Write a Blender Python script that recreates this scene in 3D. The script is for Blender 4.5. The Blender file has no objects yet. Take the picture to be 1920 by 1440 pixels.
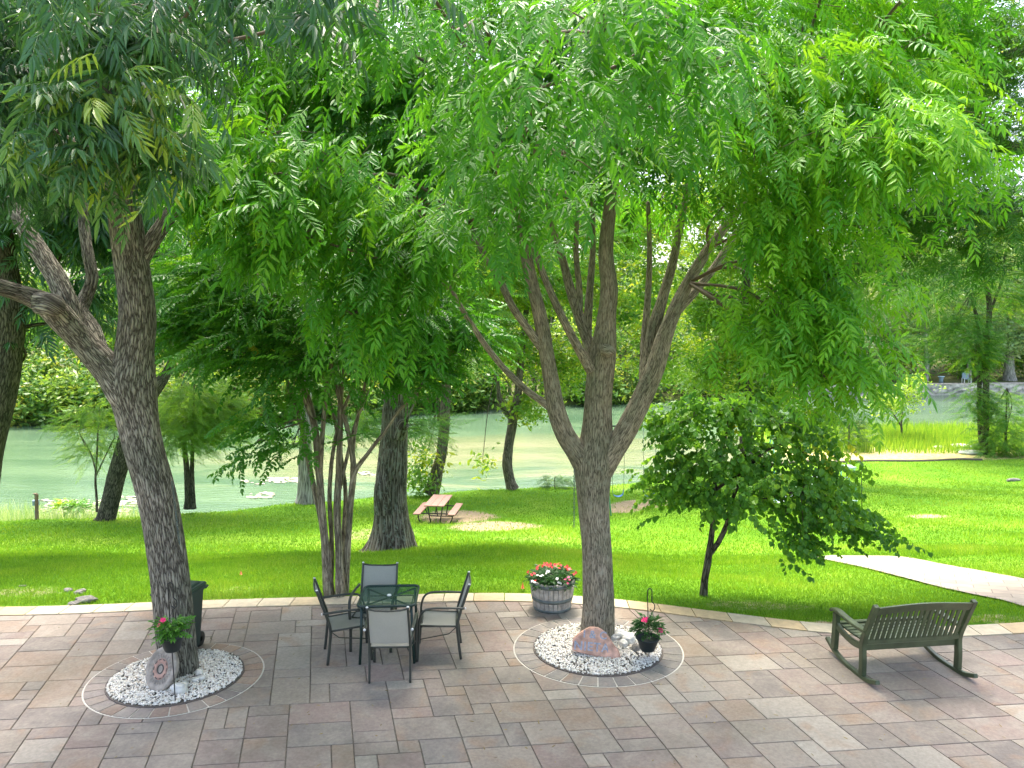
import bpy, bmesh, math, random
import numpy as np
from mathutils import Vector, Matrix, noise as mnoise
random.seed(7); rng = np.random.default_rng(11)
R = math.radians
scene = bpy.context.scene
col = scene.collection

# ------------------------------------------------------------------ camera
F = 1400.0; HOR = 600.0; CH = 4.0
PITCH = math.atan((720 - HOR) / F)
cam_d = bpy.data.cameras.new('camera'); cam = bpy.data.objects.new('camera', cam_d); col.objects.link(cam)
cam_d.sensor_width = 36; cam_d.lens = 36 * F / 1920; cam_d.clip_start = .05; cam_d.clip_end = 3000
cam.location = (0, 0, CH); cam.rotation_euler = (math.pi / 2 - PITCH, 0, 0)
scene.camera = cam
def ray(u, v):
    x = (u - 960) / F; d = -(v - 720) / F
    c, s = math.cos(PITCH), math.sin(PITCH)
    return Vector((x, c + s * d, -s + c * d))
def TP(u, v, Y):
    r = ray(u, v); return Vector((0, 0, CH)) + r * (Y / r.y)
def G(u, v, z=0.0):
    r = ray(u, v); return Vector((0, 0, CH)) + r * ((z - CH) / r.z)
def PX(Y): return Y / F            # metres per photo pixel at distance Y

# ------------------------------------------------------------------ terrain
kerb_uv = [(-900,1135),(-400,1142),(0,1140),(150,1137),(300,1130),(450,1125),(600,1121),(750,1117),(900,1113),(990,1114),(1150,1123),
           (1300,1143),(1400,1155),(1500,1168),(1570,1174),(1650,1177),(1730,1178),(1815,1175),(1920,1169),(2100,1155),(2400,1130)]
kerb_pts = np.array([G(u, v)[:2] for u, v in kerb_uv])
_kx = kerb_pts[:, 0]; _ky = kerb_pts[:, 1]
_o = np.argsort(_kx); _kx, _ky = _kx[_o], _ky[_o]
def yk(x):
    x = np.asarray(x, float); s = 0
    for d in (-.5, -.25, 0, .25, .5): s = s + np.interp(x + d, _kx, _ky)
    return s / 5
_T = np.array([-1e3, 0, .4, 1, 4, 8, 11, 14, 18, 24, 30, 60]); _Z = np.array([0, 0, -.03, -.08, -.7, -1.7, -2.1, -2.65, -3.1, -3.75, -4.0, -4.2])
crest = [(-900,21),(-300,22.5),(0,23.8),(300,25.8),(500,28),(640,30),(950,33),(1180,35),(1350,38),(1500,41),(1920,42),(2300,43)]
_cx = np.array([(u - 960) / F * Y for u, Y in crest]); _cy = np.array([Y for u, Y in crest])
_sx = np.array([-90,-60,-25,-15,0,10,25,60,120]); _sy = np.array([57,58,59,62,70,74,80,84,88])
WZ = -4.3
def sst(x, a, b):
    t = np.clip((x - a) / (b - a), 0, 1); return t * t * (3 - 2 * t)
def prof(x, y):
    t = y - yk(x)
    z = sum(np.interp(t + d, _T, _Z) for d in (-1.5, -.75, 0, .75, 1.5)) / 5
    z = np.where(t < 2, z + (np.interp(t, _T, _Z) - z) * (1 - sst(t, .3, 2)), z)
    z = z * (1 - .1 * sst(x, 2, 7) * (1 - sst(y, 26, 36)))
    return z
def terr(x, y):
    x = np.asarray(x, float); y = np.asarray(y, float)
    z = prof(x, y)
    und = .035 * np.sin(x * .55 + 1.3) * np.sin(y * .45) + .03 * np.sin(x * 1.3 + y * .9)
    t = y - yk(x)
    z = z + und * sst(t, 1.5, 5)
    yn = np.interp(x, _cx, _cy)
    right = sst(x, 14.5, 17.5)
    d1 = sst(y - yn, 0, 2.2)
    z_drop = -5.4 * (1 - right) + (-4.12 - .05 * sst(y, 50, 55)) * right
    z = z * (1 - d1) + z_drop * d1
    d2 = sst(y, 55, 57.5)
    z = np.where(right > 0, z * (1 - d2 * right) + (-5.4) * d2 * right, z)
    ys = np.interp(x, _sx, _sy)
    wl = sst(x, 30, 34)
    up = sst(y - ys, -.6, .9)
    bank = -3.75 + .045 * np.maximum(y - ys, 0); bank = np.minimum(bank, 0) * (1 - wl) + wl * (-3.25 + .03 * np.maximum(y - ys, 0))
    bank = bank + 9 * sst(y - ys, 14, 60)
    z = z * (1 - up) + bank * up
    z = np.where(t < 0.02, -.06, z)
    return z
def terr1(x, y): return float(terr(np.array([x]), np.array([y]))[0])
def OG(u, v):
    r = ray(u, v); o = Vector((0, 0, CH)); t = 3.0
    while t < 300:
        p = o + r * t
        if p.z < terr1(p.x, p.y):
            lo, hi = t - .25, t
            for _ in range(20):
                m = (lo + hi) / 2; q = o + r * m
                if q.z < terr1(q.x, q.y): hi = m
                else: lo = m
            return o + r * hi
        t += .25
    return o + r * 60

def CB(u, back=.3):
    """point on the crest of the river bank seen at column u"""
    Y = float(np.interp((u - 960), [c[0] - 960 for c in crest], [c[1] for c in crest])) - back
    x = (u - 960) / F * Y
    return Vector((x, Y, terr1(x, Y)))
# ------------------------------------------------------------------ tagging
def tag(o, label=None, cat=None, group=None, kind=None):
    if label: o['label'] = label
    if cat: o['category'] = cat
    if group: o['group'] = group
    if kind: o['kind'] = kind
    return o
def empty(name, loc, label, cat, rz=0, group=None, scale=1):
    o = bpy.data.objects.new(name, None); col.objects.link(o); o.empty_display_size = .1
    o.location = loc; o.rotation_euler = (0, 0, rz); o.scale = (scale,) * 3
    return tag(o, label, cat, group)

# ------------------------------------------------------------------ materials
def nodemat(name):
    m = bpy.data.materials.new(name); m.use_nodes = True
    nt = m.node_tree; b = nt.nodes['Principled BSDF']; return m, nt, b
def N(nt, t, **kw):
    n = nt.nodes.new(t)
    for k, v in kw.items():
        if k in n.inputs.keys(): n.inputs[k].default_value = v
        else: setattr(n, k, v)
    return n
def L(nt, a, b): nt.links.new(a, b)
def ramp(nt, stops, fac=None):
    r = nt.nodes.new('ShaderNodeValToRGB'); e = r.color_ramp.elements
    while len(e) < len(stops): e.new(.5)
    for i, (p, c) in enumerate(stops):
        e[i].position = p; e[i].color = (*c, 1) if len(c) == 3 else c
    if fac is not None: L(nt, fac, r.inputs[0])
    return r
def mixc(nt, fac, a, b, mode='MIX'):
    m = nt.nodes.new('ShaderNodeMix'); m.data_type = 'RGBA'; m.blend_type = mode
    for i, s in ((0, fac), (6, a), (7, b)):
        if hasattr(s, 'links'): L(nt, s, m.inputs[i])
        elif isinstance(s, (int, float)): m.inputs[i].default_value = s
        else: m.inputs[i].default_value = (*s, 1)
    return m.outputs[2]
def math_(nt, op, a, b=None):
    m = nt.nodes.new('ShaderNodeMath'); m.operation = op
    for i, s in enumerate((a, b)):
        if s is None: continue
        if hasattr(s, 'links'): L(nt, s, m.inputs[i])
        else: m.inputs[i].default_value = s
    return m.outputs[0]
def simple(name, c, rough=.5, metal=0, var=.15, scale=12, bump=.0, spec=.5, bscale=60):
    m, nt, b = nodemat(name)
    tc = N(nt, 'ShaderNodeTexCoord'); n = N(nt, 'ShaderNodeTexNoise', Scale=scale, Detail=5.0)
    L(nt, tc.outputs['Object'], n.inputs['Vector'])
    lo = tuple(x * (1 - var) for x in c); hi = tuple(min(1, x * (1 + var)) for x in c)
    r = ramp(nt, [(.3, lo), (.7, hi)], n.outputs[0]); L(nt, r.outputs[0], b.inputs['Base Color'])
    b.inputs['Roughness'].default_value = rough; b.inputs['Metallic'].default_value = metal
    b.inputs['Specular IOR Level'].default_value = spec
    if bump:
        n2 = N(nt, 'ShaderNodeTexNoise', Scale=bscale, Detail=6.0); L(nt, tc.outputs['Object'], n2.inputs['Vector'])
        bp = N(nt, 'ShaderNodeBump', Strength=bump, Distance=.02); L(nt, n2.outputs[0], bp.inputs['Height']); L(nt, bp.outputs[0], b.inputs['Normal'])
    return m
def leafmat(name, stops, trans=.45, rough=.42, spec=.45, transc=(1.5, 1.25, .6)):
    m, nt, b = nodemat(name)
    at = N(nt, 'ShaderNodeAttribute', attribute_name='tint')
    r = ramp(nt, stops, at.outputs['Fac'])
    L(nt, r.outputs[0], b.inputs['Base Color']); b.inputs['Roughness'].default_value = rough
    b.inputs['Specular IOR Level'].default_value = spec
    tr = nt.nodes.new('ShaderNodeBsdfTranslucent')
    L(nt, mixc(nt, 1.0, r.outputs[0], transc, 'MULTIPLY'), tr.inputs[0])
    ms = nt.nodes.new('ShaderNodeMixShader'); ms.inputs[0].default_value = trans
    out = nt.nodes['Material Output']
    L(nt, b.outputs[0], ms.inputs[1]); L(nt, tr.outputs[0], ms.inputs[2]); L(nt, ms.outputs[0], out.inputs[0])
    return m
def barkmat(name, dark, light, fs=(26, 26, 5), bump=.9, lichen=None, lich_amt=.5, dist=.03):
    m, nt, b = nodemat(name)
    at = N(nt, 'ShaderNodeAttribute', attribute_name='bk')
    mp = N(nt, 'ShaderNodeMapping'); mp.inputs['Scale'].default_value = fs; L(nt, at.outputs['Vector'], mp.inputs[0])
    nz = N(nt, 'ShaderNodeTexNoise', Scale=1.2, Detail=3.0); L(nt, mp.outputs[0], nz.inputs['Vector'])
    ad = nt.nodes.new('ShaderNodeVectorMath'); ad.operation = 'MULTIPLY_ADD'
    L(nt, nz.outputs['Color'], ad.inputs[0]); ad.inputs[1].default_value = (1.7, 1.7, 1.7); L(nt, mp.outputs[0], ad.inputs[2])
    vo = N(nt, 'ShaderNodeTexVoronoi', feature='DISTANCE_TO_EDGE', Scale=1.0); L(nt, ad.outputs[0], vo.inputs['Vector'])
    n2 = N(nt, 'ShaderNodeTexNoise', Scale=4.5, Detail=9.0, Roughness=.75); L(nt, mp.outputs[0], n2.inputs['Vector'])
    h = math_(nt, 'ADD', math_(nt, 'MULTIPLY', math_(nt, 'MINIMUM', vo.outputs[0], .3), 2.2), math_(nt, 'MULTIPLY', n2.outputs[0], .6))
    r = ramp(nt, [(.3, tuple(x * .3 for x in dark)), (.46, tuple(x * .85 for x in dark)), (.66, tuple(x * .85 for x in light)), (.95, tuple(x * 1.12 for x in light))], h)
    c = r.outputs[0]
    if lichen:
        n3 = N(nt, 'ShaderNodeTexNoise', Scale=9.0, Detail=6.0, Roughness=.7); L(nt, at.outputs['Vector'], n3.inputs['Vector'])
        r3 = ramp(nt, [(1 - lich_amt - .06, (0, 0, 0)), (1 - lich_amt + .04, (1, 1, 1))], n3.outputs[0])
        c = mixc(nt, math_(nt, 'MULTIPLY', r3.outputs[0], .75), c, lichen)
    n4 = N(nt, 'ShaderNodeTexNoise', Scale=2.0, Detail=3.0); L(nt, at.outputs['Vector'], n4.inputs['Vector'])
    c = mixc(nt, 1.0, c, ramp(nt, [(.35, (.75, .78, .7)), (.65, (1.1, 1.05, 1))], n4.outputs[0]).outputs[0], 'MULTIPLY')
    L(nt, c, b.inputs['Base Color']); b.inputs['Roughness'].default_value = .9; b.inputs['Specular IOR Level'].default_value = .2
    bp = N(nt, 'ShaderNodeBump', Strength=bump, Distance=dist); L(nt, h, bp.inputs['Height']); L(nt, bp.outputs[0], b.inputs['Normal'])
    return m
M = {}
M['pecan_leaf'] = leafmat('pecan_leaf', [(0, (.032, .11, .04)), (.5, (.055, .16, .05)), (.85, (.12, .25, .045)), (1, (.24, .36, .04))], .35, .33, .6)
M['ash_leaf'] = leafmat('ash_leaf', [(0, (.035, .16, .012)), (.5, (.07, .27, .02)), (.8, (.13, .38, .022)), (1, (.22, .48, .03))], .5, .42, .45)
M['myrtle_leaf'] = leafmat('myrtle_leaf', [(0, (.04, .17, .015)), (.6, (.08, .27, .025)), (.9, (.17, .36, .03)), (1, (.36, .44, .035))], .46)
M['redbud_leaf'] = leafmat('redbud_leaf', [(0, (.055, .18, .022)), (.6, (.12, .3, .035)), (.9, (.22, .42, .04)), (1, (.38, .45, .05))], .48, .4, .35)
M['cypress_leaf'] = leafmat('cypress_leaf', [(0, (.05, .17, .02)), (.6, (.1, .28, .035)), (1, (.22, .4, .05))], .5)
M['darkcy_leaf'] = leafmat('darkcy_leaf', [(0, (.03, .13, .018)), (.6, (.07, .22, .025)), (1, (.2, .36, .03))], .5)
M['river_leaf'] = leafmat('river_leaf', [(0, (.05, .17, .018)), (.5, (.13, .3, .03)), (.8, (.24, .42, .04)), (1, (.4, .5, .06))], .5)
M['far_leaf'] = leafmat('far_leaf', [(0, (.05, .15, .025)), (.5, (.13, .27, .05)), (.8, (.25, .38, .07)), (1, (.42, .48, .1))], .45)
M['silver_leaf'] = leafmat('silver_leaf', [(0, (.14, .26, .1)), (.5, (.32, .46, .21)), (.8, (.48, .6, .32)), (1, (.68, .74, .5))], .45)
M['lime_leaf'] = leafmat('lime_leaf', [(0, (.1, .24, .03)), (.5, (.18, .36, .04)), (1, (.34, .5, .06))], .5)
M['bark_pecan'] = barkmat('bark_pecan', (.195, .175, .15), (.41, .385, .335), (34, 34, 5.5), 1.0, (.3, .3, .25), .36, .03)
M['bark_ash'] = barkmat('bark_ash', (.215, .19, .145), (.34, .305, .235), (52, 52, 6), .5, (.33, .32, .26), .4, .012)
M['bark_cyp'] = barkmat('bark_cyp', (.12, .1, .075), (.27, .24, .2), (11, 11, 1.5), 1.0, (.3, .33, .28), .42, .06)
M['bark_dark'] = barkmat('bark_dark', (.07, .065, .045), (.15, .135, .1), (16, 16, 4), .8)
M['bark_mid'] = barkmat('bark_mid', (.12, .1, .07), (.24, .2, .15), (18, 18, 3), .7, (.4, .38, .32), .36)
M['bark_pale'] = barkmat('bark_pale', (.3, .27, .25), (.5, .46, .43), (10, 10, 1.2), .6)
M['bark_myrtle'] = barkmat('bark_myrtle', (.235, .205, .15), (.36, .325, .24), (18, 18, 2.5), .3, (.17, .14, .1), .45, .01)
M['bark_twig'] = simple('bark_twig', (.12, .09, .055), .8)
M['twig_pale'] = simple('twig_pale', (.55, .5, .45), .8)
M['green_metal'] = simple('green_metal', (.012, .035, .028), .4, .0, .2)
M['chair_metal'] = simple('chair_metal', (.045, .05, .04), .38, .0, .2)
M['white_plastic'] = simple('white_plastic', (.7, .7, .68), .4)
M['black_metal'] = simple('black_metal', (.01, .011, .011), .45)
M['bin_plastic'] = simple('bin_plastic', (.014, .04, .034), .42, 0, .25, 8)
M['pot_plastic'] = simple('pot_plastic', (.012, .02, .02), .5)
M['bench_paint'] = simple('bench_paint', (.06, .08, .038), .35, 0, .3, 7, .08, .5, 120)
M['rockA'] = simple('rockA', (.58, .35, .26), .85, 0, .35, 14, .5, .3, 40)
M['paint_blue'] = simple('paint_blue', (.34, .36, .42), .7, 0, .35, 40)
M['white_rock'] = simple('white_rock', (.6, .585, .53), .6, 0, .15, 20, .4)
M['grey_rock'] = simple('grey_rock', (.17, .16, .14), .85, 0, .35, 6, .6)
M['wood_red'] = simple('wood_red', (.36, .2, .155), .7, 0, .15, 20)
M['teal_paint'] = simple('teal_paint', (.1, .33, .25), .4, 0, .25, 10)
M['blue_plastic'] = simple('blue_plastic', (.02, .13, .4), .4)
M['post_wood'] = simple('post_wood', (.2, .13, .08), .9, 0, .3, 15)
M['pale_blue'] = simple('pale_blue', (.4, .55, .62), .5)
M['slide_white'] = simple('slide_white', (.5, .62, .58), .4)
M['orange'] = simple('orange', (.75, .16, .06), .5)
M['chain'] = simple('chain', (.12, .16, .15), .5, .5)
M['flower_pink'] = simple('flower_pink', (.75, .03, .16), .5, 0, .2, 40)
M['flower_red'] = simple('flower_red', (.6, .045, .04), .5, 0, .25, 40)
M['flower_white'] = simple('flower_white', (.8, .8, .76), .5, 0, .05)
M['plant_leaf'] = leafmat('plant_leaf', [(0, (.05, .16, .02)), (.5, (.09, .28, .03)), (1, (.16, .38, .05))], .3)
M['plant_dark'] = leafmat('plant_dark', [(0, (.015, .07, .015)), (.5, (.03, .12, .02)), (1, (.06, .18, .03))], .25)
M['timber'] = simple('timber', (.06, .05, .035), .9)
M['stone_wall'] = simple('stone_wall', (.42, .38, .32), .9, 0, .5, 2.5, 1.0, .2, 3)
M['grey_plastic'] = simple('grey_plastic', (.2, .26, .3), .5)

def fabric():
    m, nt, b = nodemat('sling_fabric')
    tc = N(nt, 'ShaderNodeTexCoord'); w = N(nt, 'ShaderNodeTexNoise', Scale=180.0, Detail=2.0); L(nt, tc.outputs['Object'], w.inputs['Vector'])
    n = N(nt, 'ShaderNodeTexNoise', Scale=4.0, Detail=3.0); L(nt, tc.outputs['Object'], n.inputs['Vector'])
    c = mixc(nt, n.outputs[0], (.36, .36, .32), (.46, .46, .42))
    c = mixc(nt, .5, c, ramp(nt, [(.3, (.7, .7, .7)), (.7, (1, 1, 1))], w.outputs[0]).outputs[0], 'MULTIPLY')
    L(nt, c, b.inputs['Base Color']); b.inputs['Roughness'].default_value = .6
    tr = nt.nodes.new('ShaderNodeBsdfTranslucent'); L(nt, c, tr.inputs[0])
    ms = nt.nodes.new('ShaderNodeMixShader'); ms.inputs[0].default_value = .25
    L(nt, b.outputs[0], ms.inputs[1]); L(nt, tr.outputs[0], ms.inputs[2]); L(nt, ms.outputs[0], nt.nodes['Material Output'].inputs[0])
    return m
M['fabric'] = fabric()
def meshglass():
    m, nt, b = nodemat('table_mesh')
    b.inputs['Base Color'].default_value = (.02, .06, .045, 1); b.inputs['Roughness'].default_value = .25
    tr = nt.nodes.new('ShaderNodeBsdfTransparent'); tr.inputs[0].default_value = (.55, .75, .68, 1)
    ms = nt.nodes.new('ShaderNodeMixShader'); ms.inputs[0].default_value = .4
    L(nt, b.outputs[0], ms.inputs[1]); L(nt, tr.outputs[0], ms.inputs[2]); L(nt, ms.outputs[0], nt.nodes['Material Output'].inputs[0])
    return m
M['table_mesh'] = meshglass()

# ------------------------------------------------------------------ mesh helpers
def npmesh(name, V, quads=None, tris=None, mat=None, parent=None, attrs=None, smooth=False, link=True):
    me = bpy.data.meshes.new(name)
    V = np.asarray(V, np.float32); me.vertices.add(len(V)); me.vertices.foreach_set('co', V.ravel())
    nq = 0 if quads is None else len(quads); ntt = 0 if tris is None else len(tris)
    loops = []
    if nq: loops.append(np.asarray(quads, np.int32).ravel())
    if ntt: loops.append(np.asarray(tris, np.int32).ravel())
    loops = np.concatenate(loops)
    me.loops.add(len(loops)); me.loops.foreach_set('vertex_index', loops)
    me.polygons.add(nq + ntt)
    st = np.concatenate([np.arange(nq) * 4, nq * 4 + np.arange(ntt) * 3]).astype(np.int32)
    me.polygons.foreach_set('loop_start', st)
    if smooth: me.polygons.foreach_set('use_smooth', np.ones(nq + ntt, bool))
    else: me.polygons.foreach_set('use_smooth', np.zeros(nq + ntt, bool))
    for k, (ty, a) in (attrs or {}).items():
        at = me.attributes.new(k, ty, 'POINT')
        a = np.asarray(a, np.float32)
        at.data.foreach_set('value' if ty == 'FLOAT' else ('vector' if ty == 'FLOAT_VECTOR' else 'color'), a.ravel())
    me.update(calc_edges=True)
    if mat: me.materials.append(mat)
    o = bpy.data.objects.new(name, me)
    if link: col.objects.link(o)
    if parent is not None:
        o.parent = parent
    return o

class MB:
    def __init__(s): s.bm = bmesh.new()
    def box(s, c, size, rot=None, bevel=0, seg=2):
        r = bmesh.ops.create_cube(s.bm, size=1.0); vs = r['verts']
        m = Matrix.Translation(c) @ (rot.to_4x4() if rot is not None else Matrix.Identity(4)) @ Matrix.Diagonal((*size, 1))
        bmesh.ops.transform(s.bm, matrix=m, verts=vs)
        if bevel:
            es = list({e for v in vs for e in v.link_edges})
            bmesh.ops.bevel(s.bm, geom=es, offset=bevel, segments=seg, affect='EDGES', profile=.6)
        return s
    def tube(s, pts, rad, seg=8, caps=True, flat=None):
        pts = [Vector(p) for p in pts]; n = len(pts)
        rads = rad if isinstance(rad, (list, tuple)) else [rad] * n
        rings = []; up = None
        for i, p in enumerate(pts):
            d = (pts[min(i + 1, n - 1)] - pts[max(i - 1, 0)])
            if d.length < 1e-9: d = Vector((0, 0, 1))
            d.normalize()
            if up is None:
                up = Vector((0, 0, 1)) if abs(d.z) < .9 else Vector((1, 0, 0))
            x = up - d * up.dot(d); x.normalize(); y = d.cross(x); up = x
            ring = []
            for k in range(seg):
                a = 2 * math.pi * k / seg; ca, sa = math.cos(a), math.sin(a)
                fx, fy = (1, 1) if flat is None else flat
                ring.append(s.bm.verts.new(p + (x * ca * fx + y * sa * fy) * rads[i]))
            rings.append(ring)
        for i in range(n - 1):
            for k in range(seg):
                f = s.bm.faces.new((rings[i][k], rings[i][(k + 1) % seg], rings[i + 1][(k + 1) % seg], rings[i + 1][k])); f.smooth = True
        if caps:
            s.bm.faces.new(rings[0][::-1]); s.bm.faces.new(rings[-1])
        return s
    def lathe(s, prof, seg=32, c=(0, 0, 0), sx=1, sy=1):
        rings = []
        for r, z in prof:
            rings.append([s.bm.verts.new((c[0] + math.cos(2 * math.pi * k / seg) * r * sx, c[1] + math.sin(2 * math.pi * k / seg) * r * sy, c[2] + z)) for k in range(seg)])
        for i in range(len(prof) - 1):
            for k in range(seg):
                f = s.bm.faces.new((rings[i][k], rings[i][(k + 1) % seg], rings[i + 1][(k + 1) % seg], rings[i + 1][k])); f.smooth = True
        return s, rings
    def poly(s, pts):
        s.bm.faces.new([s.bm.verts.new(p) for p in pts]); return s
    def prism(s, outline, th, m):
        """outline 2-D (x,z) extruded along y by th, transformed by m"""
        a = [s.bm.verts.new(m @ Vector((x, -th / 2, z))) for x, z in outline]
        b = [s.bm.verts.new(m @ Vector((x, th / 2, z))) for x, z in outline]
        n = len(a)
        s.bm.faces.new(a); s.bm.faces.new(b[::-1])
        for i in range(n): s.bm.faces.new((a[i], b[i], b[(i + 1) % n], a[(i + 1) % n]))
        return s
    def build(s, name, mat, parent=None, autos=False):
        bmesh.ops.recalc_face_normals(s.bm, faces=s.bm.faces[:])
        me = bpy.data.meshes.new(name); s.bm.to_mesh(me); s.bm.free()
        if mat: me.materials.append(mat)
        o = bpy.data.objects.new(name, me); col.objects.link(o)
        if parent is not None: o.parent = parent
        return o
def catmull(P, k=6):
    P = np.asarray(P, float); n = len(P)
    if n < 3:
        t = np.linspace(0, 1, k + 1)[:, None]; return P[0] * (1 - t) + P[-1] * t
    Q = np.vstack([2 * P[0] - P[1], P, 2 * P[-1] - P[-2]]); out = []
    for i in range(1, n):
        p0, p1, p2, p3 = Q[i - 1], Q[i], Q[i + 1], Q[i + 2]
        for t in np.arange(k) / k:
            out.append(.5 * ((2 * p1) + (-p0 + p2) * t + (2 * p0 - 5 * p1 + 4 * p2 - p3) * t * t + (-p0 + 3 * p1 - 3 * p2 + p3) * t ** 3))
    out.append(P[-1]); return np.array(out)

class Wood:
    """limbs as tapered swept tubes with bark coordinates"""
    def __init__(s): s.V = []; s.Q = []; s.B = []; s.n = 0
    def limb(s, pts, seg=20, k=6, rough=.06, lobes=0, smoothk=True):
        """pts rows: x y z r"""
        P = catmull(pts, k); C = P[:, :3]; rd = np.maximum(P[:, 3], .002)
        n = len(C); ln = 0; up = None; off = rng.random() * 40
        ang = np.linspace(0, 2 * np.pi, seg, endpoint=False)
        for i in range(n):
            d = C[min(i + 1, n - 1)] - C[max(i - 1, 0)]; d /= (np.linalg.norm(d) + 1e-9)
            if up is None: up = np.array([0., 1, 0]) if abs(d[1]) < .9 else np.array([1., 0, 0])
            x = up - d * np.dot(up, d); x /= np.linalg.norm(x); y = np.cross(d, x); up = x
            if i: ln += np.linalg.norm(C[i] - C[i - 1])
            rr = np.full(seg, rd[i])
            if rough and seg >= 10:
                rr = rr * (1 + rough * np.array([mnoise.noise(Vector((math.cos(a) * 1.6 + off, math.sin(a) * 1.6, ln * 2.2 / max(.3, rd[0] * 6)))) for a in ang]))
            if lobes:
                rr = rr * (1 + lobes * math.exp(-ln * 1.6) * np.cos(ang * 6 + off))
            ring = C[i] + (np.cos(ang)[:, None] * x + np.sin(ang)[:, None] * y) * rr[:, None]
            s.V.append(ring); s.B.append(np.c_[np.cos(ang) * rd[0] + off, np.sin(ang) * rd[0], np.full(seg, ln)])
        b = s.n; idx = np.arange(seg); nx = (idx + 1) % seg
        for i in range(n - 1):
            a0 = b + i * seg; a1 = a0 + seg
            s.Q.append(np.c_[a0 + idx, a0 + nx, a1 + nx, a1 + idx])
        s.n += n * seg
        # cap tip by a point
        s.V.append(C[-1:] + (C[-1] - C[-2]) * .2); s.B.append(np.array([[off, 0, ln]]))
        last = b + (n - 1) * seg
        s.Q.append(np.c_[last + idx, last + nx, np.full(seg, s.n), np.full(seg, s.n)])
        s.n += 1
    def build(s, name, mat, parent):
        V = np.vstack(s.V); Q = np.vstack(s.Q); B = np.vstack(s.B)
        deg = Q[:, 2] == Q[:, 3]
        return npmesh(name, V - np.array(parent.location), Q[~deg], Q[deg][:, :3], mat, parent, {'bk': ('FLOAT_VECTOR', B)}, smooth=True)
def trace(pts):
    """(u, v, Y, width px) -> x y z r"""
    out = []
    for u, v, Y, w in pts:
        p = TP(u, v, Y); out.append((p.x, p.y, p.z, w / 2 * PX(Y)))
    return out

# ------------------------------------------------------------------ foliage
def leaf(p, d, nrm, l, w, fold=.25, sag=.15, w1=.5, w2=.42):
    """a folded leaflet: 6 points, two quads"""
    d = d / np.linalg.norm(d); s = np.cross(nrm, d); s /= np.linalg.norm(s) + 1e-9; n = np.cross(d, s)
    g = np.array([0, 0, -1.])
    def q(t, a): return p + d * l * t + s * w * a + n * abs(a) * w * fold + g * sag * l * t * t
    return np.array([q(0, 0), q(.3, w1), q(.66, w2), q(1, 0), q(.66, -w2), q(.3, -w1)])
def spray(r, n, ll, lw, L_=1.0, ang=58, droop=.25, grav=.2, fold=.25, sag=.15, alt=False, w1=.5, w2=.42, start=.22, taper=.3, stem=.006, term=True, flat=False):
    """compound leaf / leafy twig along +x. returns verts, quads"""
    V = []; Q = []; c = 0
    xs = np.linspace(start, .95 if term else 1, n)
    sway = r.normal() * .15
    def axis(t): return np.array([t * L_, sway * t * t * L_, -droop * t * t * L_])
    for i, t in enumerate(xs):
        p = axis(t); tg = axis(t + .02) - axis(t - .02); tg /= np.linalg.norm(tg)
        sd = np.cross([0, 0, 1.], tg); sd /= np.linalg.norm(sd)
        sc = 1 - taper * abs(t - .45) * 1.6
        for sg in ((1, -1) if not alt else ((1,) if i % 2 else (-1,))):
            a = R(ang * (1 - .35 * t) + r.normal() * 8)
            d = tg * math.cos(a) + sd * sg * math.sin(a) + np.array([0, 0, -grav * (1 + .5 * r.normal())])
            nr = np.array([0, 0, 1.]) + sd * r.normal() * .25 + tg * .15 * r.normal()
            V.append(leaf(p, d, nr, ll * sc * (1 + .12 * r.normal()), lw * sc, fold, sag, w1, w2))
            Q += [[c, c + 1, c + 2, c + 3], [c, c + 3, c + 4, c + 5]]; c += 6
    if term:
        p = axis(1); tg = axis(1.) - axis(.95); V.append(leaf(p, tg + np.array([0, 0, -grav * .03]), np.array([0, 0, 1.]), ll, lw, fold, sag, w1, w2))
        Q += [[c, c + 1, c + 2, c + 3], [c, c + 3, c + 4, c + 5]]; c += 6
    if stem:
        a0, a1, a2 = axis(0), axis(.5), axis(1); w = np.array([0, stem, 0])
        V.append(np.array([a0 - w, a0 + w, a1 + w * .8, a1 - w * .8, a2 + w * .4, a2 - w * .4]))
        Q += [[c, c + 1, c + 2, c + 3], [c + 3, c + 2, c + 4, c + 5]]; c += 6
    return np.vstack(V), np.array(Q)
def dspray(r, n, spread, ll, lw):
    """loose ball of n diamond leaves (for distant trees)"""
    V = []; Q = []
    for i in range(n):
        p = r.normal(size=3) * spread * np.array([1, 1, .6]); d = r.normal(size=3) * np.array([1, 1, .6]) + np.array([0, 0, -.2]); d /= np.linalg.norm(d)
        nr = r.normal(size=3) * .7 + np.array([0, 0, 1.]); s = np.cross(nr, d); s /= np.linalg.norm(s)
        l = ll * (1 + .25 * r.normal()); w = lw
        V.append(np.array([p, p + d * l * .5 + s * w / 2, p + d * l, p + d * l * .5 - s * w / 2])); Q.append(np.arange(4) + 4 * i)
    return np.vstack(V), np.array(Q)
def variants(fn, k=6, **kw):
    return [fn(np.random.default_rng(100 + i), **kw) for i in range(k)]
T = {}
T['ash'] = variants(spray, 8, n=5, ll=.36, lw=.1, ang=60, droop=.22, grav=.1, fold=.18, sag=.1, start=.26, w1=.48, w2=.38)
T['pecan'] = variants(spray, 8, n=6, ll=.36, lw=.095, ang=66, droop=.4, grav=.45, fold=.25, sag=.4, start=.2, w1=.48, w2=.38)
T['myrtle'] = variants(spray, 6, n=9, ll=.16, lw=.085, ang=60, droop=.3, grav=.15, start=.12, taper=.1)
T['redbud'] = variants(spray, 6, n=7, ll=.26, lw=.27, ang=70, droop=.45, grav=.9, alt=True, start=.1, w1=.52, w2=.42, taper=0, sag=.2)
T['feather'] = variants(spray, 6, n=14, ll=.17, lw=.03, ang=70, droop=.25, grav=.1, start=.08, w1=.5, w2=.5, taper=.5)
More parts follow.
